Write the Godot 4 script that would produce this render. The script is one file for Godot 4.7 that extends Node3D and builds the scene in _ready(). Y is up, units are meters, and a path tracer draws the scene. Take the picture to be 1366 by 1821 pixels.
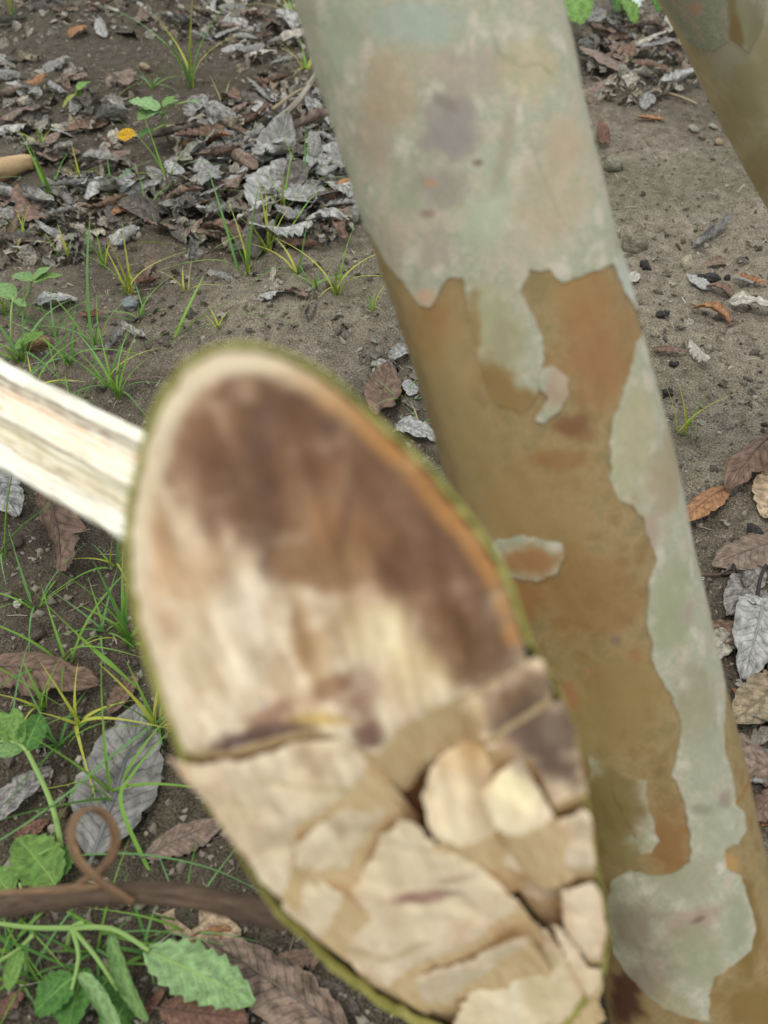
extends Node3D

const SUN_ENERGY := 0.32
const EXPOSURE := 1.4

var rng := RandomNumberGenerator.new()
var used_names := {}
var used_labels := {}
var noise_big := FastNoiseLite.new()
var noise_mid := FastNoiseLite.new()
var noise_fine := FastNoiseLite.new()
var M := {}
var leaf_meshes := []
var leaf_forms := []
var blade_meshes := []
var landmarks := []

# ---------------------------------------------------------------- naming
func numbered(called: String) -> String:
	var n: int = used_names.get(called, 0)
	used_names[called] = n + 1
	return called if n == 0 else "%s_%03d" % [called, n]

func thing(called: String, label: String, category: String, at: Vector3, group := "") -> Node3D:
	var o := Node3D.new()
	o.name = numbered(called)
	add_child(o, true)
	o.position = at
	tag(o, label, category, group)
	return o

func tag(o: Node, label: String, category: String, group := "") -> void:
	o.set_meta("label", label)
	o.set_meta("category", category)
	if group:
		o.set_meta("group", group)

func part(called: String, mesh: Mesh, mat: Material, parent: Node, at := Vector3.ZERO) -> MeshInstance3D:
	var o := MeshInstance3D.new()
	o.name = called
	o.mesh = mesh
	if mat:
		o.material_override = mat
	parent.add_child(o, true)
	o.position = at
	return o

func top(called: String, mesh: Mesh, mat: Material) -> MeshInstance3D:
	var o := MeshInstance3D.new()
	o.name = numbered(called)
	o.mesh = mesh
	if mat:
		o.material_override = mat
	add_child(o, true)
	return o

# ---------------------------------------------------------------- geometry helpers
func pv(a: Array) -> PackedVector2Array:
	var out := PackedVector2Array()
	for i in range(0, a.size(), 2):
		out.append(Vector2(a[i], a[i + 1]))
	return out

func surface(verts: PackedVector3Array, uvs: PackedVector2Array, idx: PackedInt32Array, cols := PackedColorArray(), into: ArrayMesh = null) -> ArrayMesh:
	var nor := PackedVector3Array()
	nor.resize(verts.size())
	for i in range(0, idx.size(), 3):
		var a := verts[idx[i]]
		var n := (verts[idx[i + 2]] - a).cross(verts[idx[i + 1]] - a)
		nor[idx[i]] += n
		nor[idx[i + 1]] += n
		nor[idx[i + 2]] += n
	for i in nor.size():
		nor[i] = nor[i].normalized() if nor[i].length_squared() > 0.0 else Vector3.UP
	var arr := []
	arr.resize(Mesh.ARRAY_MAX)
	arr[Mesh.ARRAY_VERTEX] = verts
	arr[Mesh.ARRAY_NORMAL] = nor
	arr[Mesh.ARRAY_TEX_UV] = uvs
	if cols.size():
		arr[Mesh.ARRAY_COLOR] = cols
	arr[Mesh.ARRAY_INDEX] = idx
	var m := into if into else ArrayMesh.new()
	m.add_surface_from_arrays(Mesh.PRIMITIVE_TRIANGLES, arr)
	return m

func grid_index(nu: int, nv: int, flip := false) -> PackedInt32Array:
	var idx := PackedInt32Array()
	for j in nv:
		for i in nu:
			var a := j * (nu + 1) + i
			var b := a + 1
			var c := a + nu + 1
			var d := c + 1
			if flip:
				idx.append_array([a, b, c, b, d, c])
			else:
				idx.append_array([a, c, b, b, c, d])
	return idx

# a round bar along a polyline, with its own radius at each point
func tube(pts: Array, radii: Array, sides := 8, rough := 0.0) -> ArrayMesh:
	var c := Curve3D.new()
	for i in pts.size():
		var t := Vector3.ZERO
		if i > 0 and i < pts.size() - 1:
			t = (pts[i + 1] - pts[i - 1]) / 6.0
		c.add_point(pts[i], -t, t)
	var steps := maxi(pts.size() * 4, 8)
	var verts := PackedVector3Array()
	var uvs := PackedVector2Array()
	var total := c.get_baked_length()
	var side := Vector3.ZERO
	for k in steps + 1:
		var f := float(k) / steps
		var p := c.sample_baked(f * total, true)
		var q := c.sample_baked(minf(f + 0.01, 1.0) * total, true) - c.sample_baked(maxf(f - 0.01, 0.0) * total, true)
		var d := q.normalized()
		if side == Vector3.ZERO:
			side = d.cross(Vector3.UP if absf(d.y) < 0.9 else Vector3.RIGHT).normalized()
		side = (side - d * side.dot(d)).normalized()
		var up := side.cross(d)
		var g := f * (radii.size() - 1)
		var i0 := mini(int(g), radii.size() - 1)
		var i1 := mini(i0 + 1, radii.size() - 1)
		var r: float = lerpf(radii[i0], radii[i1], g - i0)
		for s in sides + 1:
			var a := TAU * s / sides
			var rr := r * (1.0 + rough * noise_fine.get_noise_3d(cos(a) * 40.0, sin(a) * 40.0, f * total * 900.0))
			verts.append(p + side * cos(a) * rr + up * sin(a) * rr)
			uvs.append(Vector2(float(s) / sides, f * total * 8.0))
	var idx := grid_index(sides, steps, true)
	for e in 2:
		var base: int = 0 if e == 0 else steps * (sides + 1)
		var mid := Vector3.ZERO
		for s in sides:
			mid += verts[base + s]
		verts.append(mid / sides)
		uvs.append(Vector2(0.5, 0.5))
		for s in sides:
			if e == 0:
				idx.append_array([verts.size() - 1, base + s + 1, base + s])
			else:
				idx.append_array([verts.size() - 1, base + s, base + s + 1])
	return surface(verts, uvs, idx)

# resample a closed outline every `step` metres and roughen it by `amp`
func ragged(poly: PackedVector2Array, step: float, amp: float, sd: float, scale := 1.0) -> PackedVector2Array:
	var out := PackedVector2Array()
	for i in poly.size():
		var a := poly[i]
		var b := poly[(i + 1) % poly.size()]
		var n := maxi(1, int(a.distance_to(b) / step))
		var nn := Vector2(-(b - a).y, (b - a).x).normalized()
		for k in n:
			var p := a.lerp(b, float(k) / n)
			var w := noise_fine.get_noise_3d(p.x * 9000.0 * scale, p.y * 9000.0 * scale, sd * 57.0) + 0.6 * noise_fine.get_noise_3d(p.x * 26000.0 * scale, p.y * 26000.0 * scale, sd * 31.0 + 9.0)
			out.append(p + nn * w * amp)
	return out

# outline -> points and triangles (outline first, then points inside it)
func fill(outline: PackedVector2Array, step: float) -> Array:
	var pts := outline.duplicate()
	var lo := outline[0]
	var hi := outline[0]
	for p in outline:
		lo = lo.min(p)
		hi = hi.max(p)
	var shrunk := Geometry2D.offset_polygon(outline, -step * 0.55)
	var y := lo.y
	while y < hi.y:
		var x := lo.x
		while x < hi.x:
			var p := Vector2(x + rng.randf_range(-0.2, 0.2) * step, y + rng.randf_range(-0.2, 0.2) * step)
			for s in shrunk:
				if Geometry2D.is_point_in_polygon(p, s):
					pts.append(p)
					break
			x += step
		y += step
	var tri := Geometry2D.triangulate_delaunay(pts)
	var idx := PackedInt32Array()
	for i in range(0, tri.size(), 3):
		var a := pts[tri[i]]
		var b := pts[tri[i + 1]]
		var c := pts[tri[i + 2]]
		if Geometry2D.is_point_in_polygon((a + b + c) / 3.0, outline):
			if (b - a).cross(c - a) > 0.0:
				idx.append_array([tri[i], tri[i + 2], tri[i + 1]])
			else:
				idx.append_array([tri[i], tri[i + 1], tri[i + 2]])
	return [pts, idx]

# ---------------------------------------------------------------- textures
func noise_bytes(w: int, h: int, sd: int, freq: float, octaves := 3, stretch := Vector2.ONE) -> PackedByteArray:
	var n := FastNoiseLite.new()
	n.seed = sd
	n.noise_type = FastNoiseLite.TYPE_SIMPLEX_SMOOTH
	n.frequency = freq
	n.fractal_octaves = octaves
	var im := n.get_image(int(w * stretch.x), int(h * stretch.y), false, false, true)
	im.resize(w, h, Image.INTERPOLATE_CUBIC)
	im.convert(Image.FORMAT_L8)
	return im.get_data()

func tile_noise(size: int, sd: int, freq: float, octaves := 4, kind := FastNoiseLite.TYPE_SIMPLEX_SMOOTH) -> PackedByteArray:
	var n := FastNoiseLite.new()
	n.seed = sd
	n.noise_type = kind
	n.frequency = freq
	n.fractal_octaves = octaves
	var im := n.get_seamless_image(size, size, false, false, 0.15, true)
	im.convert(Image.FORMAT_L8)
	return im.get_data()

func to_texture(buf: PackedByteArray, w: int, h: int, fmt := Image.FORMAT_RGB8) -> ImageTexture:
	return ImageTexture.create_from_image(Image.create_from_data(w, h, false, fmt, buf))

# colours mixed by two noises: dark -> base -> light, plus grain
func mottled(w: int, h: int, cols: Array, sd: int, freq: float, grain: float, stretch := Vector2.ONE) -> PackedFloat32Array:
	var a := noise_bytes(w, h, sd, freq, 4, stretch)
	var b := noise_bytes(w, h, sd + 7, freq * 2.3, 3, stretch)
	var c := noise_bytes(w, h, sd + 13, freq * 14.0, 2, stretch)
	var out := PackedFloat32Array()
	out.resize(w * h * 3)
	var n := cols.size() - 1
	for i in w * h:
		var t: float = clampf((a[i] * 0.65 + b[i] * 0.35) / 255.0, 0.0, 0.9999) * n
		var k := int(t)
		var col: Color = cols[k].lerp(cols[k + 1], smoothstep(0.0, 1.0, t - k))
		var g := 1.0 + (c[i] / 255.0 - 0.5) * grain
		out[i * 3] = col.r * g
		out[i * 3 + 1] = col.g * g
		out[i * 3 + 2] = col.b * g
	return out

# stains with a shape of their own: [cx, cy, ax, ay, bx, by, colour, strength] in metres on the surface
func stains(buf: PackedFloat32Array, w: int, h: int, lo: Vector2, size: Vector2, list: Array, warp: float, edge := 0.45) -> void:
	for s in list:
		var c := Vector2(s[0], s[1])
		var ax := Vector2(s[2], s[3])
		var by := Vector2(s[4], s[5])
		var col: Color = s[6]
		var k: float = s[7]
		var reach := maxf(absf(ax.x) + absf(by.x), 0.001) * 1.5
		var reach_y := maxf(absf(ax.y) + absf(by.y), 0.001) * 1.5
		var x0 := clampi(int((c.x - reach - lo.x) / size.x * w), 0, w - 1)
		var x1 := clampi(int((c.x + reach - lo.x) / size.x * w), 0, w - 1)
		var y0 := clampi(int((c.y - reach_y - lo.y) / size.y * h), 0, h - 1)
		var y1 := clampi(int((c.y + reach_y - lo.y) / size.y * h), 0, h - 1)
		var det := ax.cross(by)
		if absf(det) < 1e-9:
			continue
		for y in range(y0, y1 + 1):
			for x in range(x0, x1 + 1):
				var p := lo + Vector2((x + 0.5) / w * size.x, (y + 0.5) / h * size.y)
				var wx := noise_mid.get_noise_2d(p.x * 4000.0, p.y * 4000.0) * warp
				var q := p - c
				var d := Vector2(q.cross(by) / det, ax.cross(q) / det).length() + wx + 0.4 * warp * noise_fine.get_noise_2d(p.x * 9000.0, p.y * 9000.0)
				var al := k * (1.0 - smoothstep(edge, 1.3, d))
				if al > 0.002:
					var i := (y * w + x) * 3
					buf[i] = lerpf(buf[i], col.r, al)
					buf[i + 1] = lerpf(buf[i + 1], col.g, al)
					buf[i + 2] = lerpf(buf[i + 2], col.b, al)

func finish(buf: PackedFloat32Array, w: int, h: int) -> ImageTexture:
	var by := PackedByteArray()
	by.resize(w * h * 3)
	for i in w * h * 3:
		by[i] = int(clampf(buf[i], 0.0, 1.0) * 255.0)
	return to_texture(by, w, h)

func c8(r: int, g: int, b: int) -> Color:
	return Color(r / 255.0, g / 255.0, b / 255.0)

func mat(col: Color, rough := 0.9) -> StandardMaterial3D:
	var m := StandardMaterial3D.new()
	m.albedo_color = col
	m.roughness = rough
	m.metallic_specular = 0.3
	m.cull_mode = BaseMaterial3D.CULL_DISABLED
	return m

# ---------------------------------------------------------------- terrain
func ground_height(x: float, z: float) -> float:
	var fade := 1.0
	var h := noise_big.get_noise_2d(x * 100.0, z * 100.0) * 0.020
	h += noise_mid.get_noise_2d(x * 1000.0, z * 1000.0) * 0.007
	h += noise_fine.get_noise_2d(x * 4200.0, z * 4200.0) * 0.0045
	var m: Vector2 = Vector2(-0.3295,-0.6009)
	h += 0.020 * exp(-(Vector2(x, z) - m).length_squared() / 0.0040)
	var m2: Vector2 = Vector2(-0.0981,-1.1217)
	h += 0.022 * exp(-(Vector2(x, z) - m2).length_squared() / 0.03)
	return h * fade

func on_ground(p: Vector2, lift := 0.0) -> Vector3:
	return Vector3(p.x, ground_height(p.x, p.y) + lift, p.y)

func _ready() -> void:
	rng.seed = 20240611
	noise_big.seed = 3
	noise_big.frequency = 0.02
	noise_big.fractal_octaves = 3
	noise_mid.seed = 11
	noise_mid.frequency = 0.012
	noise_mid.fractal_octaves = 3
	noise_fine.seed = 23
	noise_fine.frequency = 0.013
	noise_fine.fractal_octaves = 3
	make_camera_and_light()
	make_materials()
	make_ground()
	make_trunk()
	make_second_trunk()
	make_stump()
	make_split_stick()
	make_twig()
	make_leaf_meshes()
	make_hero_leaves()
	make_litter()
	make_grass()
	make_weeds()
	make_stones_and_bits()

func make_camera_and_light() -> void:
	var cam := Camera3D.new()
	cam.name = "camera"
	cam.position = Vector3(0, 0.65, 0)
	cam.rotation_degrees = Vector3(-44, 0, 0)
	cam.fov = 60.0
	cam.near = 0.02
	cam.far = 200.0
	var at := CameraAttributesPhysical.new()
	at.frustum_focal_length = 12.0 / tan(deg_to_rad(30.0))
	at.frustum_focus_distance = 0.95
	at.frustum_near = 0.02
	at.frustum_far = 200.0
	at.exposure_aperture = 4.6
	cam.attributes = at
	add_child(cam)
	cam.fov = 60.0
	cam.current = true

	var sky_mat := ProceduralSkyMaterial.new()
	sky_mat.sky_top_color = Color(0.93, 0.96, 0.985)
	sky_mat.sky_horizon_color = Color(0.80, 0.84, 0.82)
	sky_mat.sky_curve = 0.25
	sky_mat.ground_bottom_color = Color(0.3, 0.29, 0.25)
	sky_mat.ground_horizon_color = Color(0.6, 0.62, 0.58)
	var sky := Sky.new()
	sky.sky_material = sky_mat
	var env := Environment.new()
	env.background_mode = Environment.BG_SKY
	env.sky = sky
	env.tonemap_mode = Environment.TONE_MAPPER_LINEAR
	env.tonemap_exposure = EXPOSURE
	env.sdfgi_enabled = true
	env.ssao_enabled = true
	env.ssil_enabled = true
	var we := WorldEnvironment.new()
	we.name = "world_environment"
	we.environment = env
	add_child(we)

	var sun := DirectionalLight3D.new()
	sun.name = "sun"
	sun.light_energy = SUN_ENERGY
	sun.light_angular_distance = 14.0
	sun.light_color = Color(1.0, 0.98, 0.95)
	sun.shadow_enabled = true
	add_child(sun)
	sun.look_at_from_position(Vector3(-0.7, 3.0, 0.9), Vector3.ZERO)

func make_materials() -> void:
	# soil grain
	var n := 1024
	var a := tile_noise(n, 5, 0.012, 5)
	var b := tile_noise(n, 6, 0.09, 3)
	var c := tile_noise(n, 8, 0.22, 2, FastNoiseLite.TYPE_CELLULAR)
	var by := PackedByteArray()
	by.resize(n * n * 3)
	var hb := PackedByteArray()
	hb.resize(n * n)
	for i in n * n:
		var v := 0.60 + 0.30 * (a[i] / 255.0) + 0.55 * (b[i] / 255.0 - 0.5) + 0.30 * (c[i] / 255.0 - 0.5)
		if b[i] > 205:
			v += 0.16
		v = clampf(v, 0.15, 1.0)
		by[i * 3] = int(v * 255.0)
		by[i * 3 + 1] = int(v * 250.0)
		by[i * 3 + 2] = int(v * 242.0)
		hb[i] = int(clampf(0.5 * a[i] + 0.35 * b[i] + 0.2 * c[i], 0.0, 255.0))
	var soil := mat(Color.WHITE, 0.97)
	soil.vertex_color_use_as_albedo = true
	soil.albedo_texture = to_texture(by, n, n)
	soil.uv1_triplanar = true
	soil.uv1_world_triplanar = true
	soil.uv1_scale = Vector3(3.1, 3.1, 3.1)
	soil.heightmap_enabled = true
	soil.heightmap_texture = to_texture(hb, n, n, Image.FORMAT_L8)
	soil.heightmap_scale = 0.9
	M.soil = soil
	M.clod = soil.duplicate()
	M.clod.uv1_scale = Vector3(9, 9, 9)

	# fibre grain of broken wood, running along v
	var w := 256
	var h := 512
	var fib := mottled(w, h, [c8(192, 156, 108), c8(220, 190, 144), c8(238, 218, 180)], 41, 0.05, 0.12, Vector2(1.0, 0.12))
	M.wood_wall = mat(Color.WHITE, 0.85)
	M.wood_wall.albedo_texture = finish(fib, w, h)
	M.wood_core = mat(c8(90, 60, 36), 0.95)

	# green skin of the sawn stem
	var gb := mottled(256, 256, [c8(124, 122, 58), c8(160, 154, 86), c8(188, 178, 116)], 51, 0.03, 0.25)
	M.green_bark = mat(Color.WHITE, 0.75)
	M.green_bark.albedo_texture = finish(gb, 256, 256)

	var tb := mottled(256, 256, [c8(50, 40, 34), c8(84, 68, 56), c8(128, 108, 90)], 61, 0.05, 0.5, Vector2(1.0, 0.3))
	M.twig = mat(Color.WHITE, 0.85)
	M.twig.albedo_texture = finish(tb, 256, 256)
	var cb := mottled(128, 128, [c8(84, 64, 48), c8(120, 94, 70), c8(160, 132, 100)], 63, 0.03, 0.2)
	M.curl = mat(Color.WHITE, 0.6)
	M.curl.albedo_texture = finish(cb, 128, 128)
	M.straw = mat(c8(150, 134, 108), 0.9)
	M.grey_stick = mat(Color.WHITE, 0.95)
	var gs := mottled(128, 128, [c8(92, 84, 74), c8(140, 130, 116), c8(170, 160, 146)], 67, 0.03, 0.2, Vector2(1, 0.3))
	M.grey_stick.albedo_texture = finish(gs, 128, 128)

	M.tan_wood = mat(Color.WHITE, 0.7)
	var tw := mottled(128, 128, [c8(146, 118, 86), c8(176, 148, 112), c8(190, 164, 128)], 69, 0.03, 0.15, Vector2(1, 0.3))
	M.tan_wood.albedo_texture = finish(tw, 128, 128)
	M.scrap = mat(c8(206, 220, 206), 0.35)
	# stone and charcoal
	var st := tile_noise(256, 77, 0.03, 4)
	var sb := PackedByteArray()
	sb.resize(256 * 256 * 3)
	for i in 256 * 256:
		var v := 0.6 + 0.4 * st[i] / 255.0
		sb[i * 3] = int(v * 255)
		sb[i * 3 + 1] = int(v * 252)
		sb[i * 3 + 2] = int(v * 246)
	M.stone_tex = to_texture(sb, 256, 256)

	make_leaf_materials()

func leaf_textures(sd: int, blotch: float, vein_dark: float, n_veins: int) -> Array:
	var w := 192
	var h := 384
	var a := noise_bytes(w, h, sd, 0.018, 4)
	var b := noise_bytes(w, h, sd + 3, 0.12, 3)
	var by := PackedByteArray()
	by.resize(w * h * 3)
	var hh := PackedByteArray()
	hh.resize(w * h)
	for y in h:
		for x in w:
			var i := y * w + x
			var u := (x + 0.5) / w
			var v := (y + 0.5) / h
			var off := absf(u - 0.5) * 2.0
			var q := (v - 0.20 * off + 0.05 * off * off + (0.012 if u > 0.5 else 0.0)) * n_veins + (a[i] / 255.0 - 0.5) * 0.5
			var fr := absf(q - roundf(q))
			var vein := exp(-pow(fr / 0.09, 2.0)) * (1.0 - 0.45 * off)
			var rib := exp(-pow(off / 0.045, 2.0))
			var cell := absf(b[i] / 255.0 - 0.5) * 2.0
			var tone := 0.86 + blotch * (a[i] / 255.0 - 0.5) + 0.16 * (b[i] / 255.0 - 0.5)
			tone -= vein_dark * maxf(vein * 0.8, rib)
			tone = clampf(tone, 0.1, 1.0)
			by[i * 3] = int(tone * 255.0)
			by[i * 3 + 1] = int(tone * (250.0 - blotch * 16.0 * (b[i] / 255.0)))
			by[i * 3 + 2] = int(tone * (246.0 - blotch * 30.0 * (b[i] / 255.0)))
			var ht := 0.35 + 0.42 * sin(PI * clampf(fr * 2.0, 0.0, 1.0)) * (1.0 - rib) - 0.3 * vein - 0.2 * rib + 0.10 * cell
			hh[i] = int(clampf(ht, 0.0, 1.0) * 255.0)
	var im := Image.create_from_data(w, h, false, Image.FORMAT_L8, hh)
	im.convert(Image.FORMAT_RGBA8)
	im.bump_map_to_normal_map(5.0)
	return [to_texture(by, w, h), ImageTexture.create_from_image(im)]

func make_leaf_materials() -> void:
	var sets := [leaf_textures(101, 0.36, 0.24, 13), leaf_textures(202, 0.45, 0.18, 11), leaf_textures(303, 0.6, 0.30, 15)]
	M.tones = {
		"silver-grey": c8(186, 189, 188), "grey": c8(156, 157, 155), "ash-brown": c8(148, 132, 120), "dark grey": c8(112, 108, 102),
		"brown": c8(140, 118, 104), "red-brown": c8(134, 104, 90), "orange-tan": c8(178, 136, 102), "pale tan": c8(206, 186, 158), "yellow": c8(222, 178, 52), "olive-beige": c8(160, 148, 124), "bone-white": c8(200, 198, 188),
		"brown-black": c8(84, 70, 62)}
	M.leaf = {}
	for t in M.tones:
		M.leaf[t] = []
		for s in sets:
			var m := mat(M.tones[t], 0.72)
			m.albedo_texture = s[0]
			m.normal_enabled = true
			m.normal_texture = s[1]
			m.normal_scale = 0.45
			m.backlight_enabled = true
			m.backlight = Color(0.12, 0.1, 0.08)
			M.leaf[t].append(m)
	M.rib = {}
	for t in M.tones:
		M.rib[t] = mat((M.tones[t] as Color).darkened(0.25), 0.8)
	M.green = {}
	var gs := leaf_textures(404, 0.30, -0.14, 9)
	var greens := {"fresh": c8(122, 162, 84), "deep": c8(88, 136, 66), "pale": c8(152, 190, 132), "yellow": c8(160, 172, 84), "blue": c8(132, 170, 108)}
	for k in greens:
		var m := mat(greens[k], 0.55)
		m.albedo_texture = gs[0]
		m.normal_enabled = true
		m.normal_texture = gs[1]
		m.normal_scale = 0.7
		m.backlight_enabled = true
		m.backlight = Color(0.35, 0.42, 0.12)
		M.green[k] = m
	M.blade = {}
	var bl := {"fresh": c8(112, 150, 62), "blue": c8(104, 146, 88), "yellow": c8(170, 172, 72), "dry": c8(176, 164, 112), "deep": c8(78, 122, 56)}
	for k in bl:
		var m := mat(bl[k], 0.5)
		m.backlight_enabled = true
		m.backlight = Color(0.35, 0.4, 0.12)
		M.blade[k] = m
	M.stem = mat(c8(140, 168, 96), 0.6)
	M.stem.backlight_enabled = true
	M.stem.backlight = Color(0.2, 0.25, 0.08)

func make_ground() -> void:
	var n := 380
	var verts := PackedVector3Array()
	var uvs := PackedVector2Array()
	var cols := PackedColorArray()
	var k := 0.335
	var bb := 3.28
	var damp: Array = [[Vector2(-0.1946,-1.4744), 0.26], [Vector2(-0.3496,-1.5435), 0.2], [Vector2(0.5515,-2.0771), 0.3], [Vector2(-0.1547,-0.3328), 0.16], [Vector2(-0.304,-0.4963), 0.12], [Vector2(-0.3364,-0.6821), 0.10], [Vector2(-0.4423,-1.9042), 0.45], [Vector2(0.3091,-0.436), 0.10], [Vector2(-0.0637,-0.229), 0.14], [Vector2(-0.2317,-0.229), 0.16], [Vector2(0.0115,-0.8591), 0.07], [Vector2(-0.8372,-2.3185), 0.5]]
	var pale: Array = [[Vector2(0.4957,-1.4744), 0.45], [Vector2(-0.0948,-1.062), 0.18], [Vector2(0.4151,-1.0062), 0.2], [Vector2(0.3667,-0.8157), 0.12]]
	for j in n + 1:
		for i in n + 1:
			var u := 2.0 * i / n - 1.0
			var v := 2.0 * j / n - 1.0
			var x := k * sinh(bb * u)
			var z := -0.85 + k * sinh(bb * v)
			var far := smoothstep(4.0, 9.0, Vector2(x, z).length())
			verts.append(Vector3(x, ground_height(x, z) * (1.0 - far), z))
			uvs.append(Vector2(x, z))
			var t := 0.45 + 0.5 * noise_big.get_noise_2d(x * 160.0 + 40.0, z * 160.0) + 0.25 * noise_mid.get_noise_2d(x * 2000.0, z * 2000.0)
			for d in damp:
				t -= 0.5 * exp(-((Vector2(x, z) - d[0]) / d[1]).length_squared())
			for d in pale:
				t += 0.55 * exp(-((Vector2(x, z) - d[0]) / d[1]).length_squared())
			t = clampf(t, 0.0, 1.0)
			var col := Color(0.19, 0.157, 0.122).lerp(Color(0.48, 0.42, 0.335), t)
			var moss := clampf(noise_big.get_noise_2d(x * 90.0 - 300.0, z * 90.0 + 77.0) * 1.6 - 0.25, 0.0, 0.5)
			cols.append(col.lerp(Color(0.12, 0.15, 0.07), moss * 0.7))
	var g := top("ground", surface(verts, uvs, grid_index(n, n, true), cols), M.soil)
	g.set_meta("kind", "structure")
	g.set_meta("label", "grey-brown sandy soil under the trees")

# ---------------------------------------------------------------- the mottled trunk
const TR := 0.058
func trunk_point(th: float, s: float, lift: float) -> Vector3:
	var e1: Vector3 = Vector3(-0.1143,0.4452,0.8881)
	var e2: Vector3 = Vector3(0.9447,0.3253,-0.0415)
	var ax: Vector3 = Vector3(-0.3074,0.8342,-0.4578)
	var b: Vector3 = Vector3(0.2161,0,-0.1765)
	var r := TR + 0.010 * exp(-maxf(s, 0.0) / 0.05)
	r += noise_mid.get_noise_3d(cos(th) * 70.0, sin(th) * 70.0, s * 420.0) * 0.0030 + noise_fine.get_noise_3d(cos(th) * 260.0, sin(th) * 260.0, s * 2600.0) * 0.0005
	return b + ax * s + (e1 * cos(th) + e2 * sin(th)) * (r + lift)

func trunk_sheet(outline: PackedVector2Array, lift: float, step: float, sd: float, curl := 0.0) -> ArrayMesh:
	var o := ragged(outline, 0.0025, 0.0016, sd)
	var got := fill(o, step)
	var pts: PackedVector2Array = got[0]
	var verts := PackedVector3Array()
	var uvs := PackedVector2Array()
	for i in pts.size():
		var p := pts[i]
		var l := lift + curl * maxf(0.0, noise_mid.get_noise_2d(p.x * 3000.0 + sd, p.y * 3000.0))
		if i < o.size():
			l *= 0.8
		verts.append(trunk_point(p.x / TR, p.y, l))
		uvs.append(Vector2(p.x / (TAU * TR) + 0.5, (p.y + 0.05) / 1.2))
	var m := surface(verts, uvs, got[1])
	var sv := PackedVector3Array()
	var su := PackedVector2Array()
	var idx := PackedInt32Array()
	for i in o.size() + 1:
		var p := o[i % o.size()]
		sv.append(trunk_point(p.x / TR, p.y, lift * 0.8))
		sv.append(trunk_point(p.x / TR, p.y, -0.0006))
		var uv := Vector2(p.x / (TAU * TR) + 0.5, (p.y + 0.05) / 1.2)
		su.append(uv)
		su.append(uv)
		if i < o.size():
			var a := i * 2
			idx.append_array([a, a + 1, a + 2, a + 1, a + 3, a + 2])
	return surface(sv, su, idx, PackedColorArray(), m)

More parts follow.
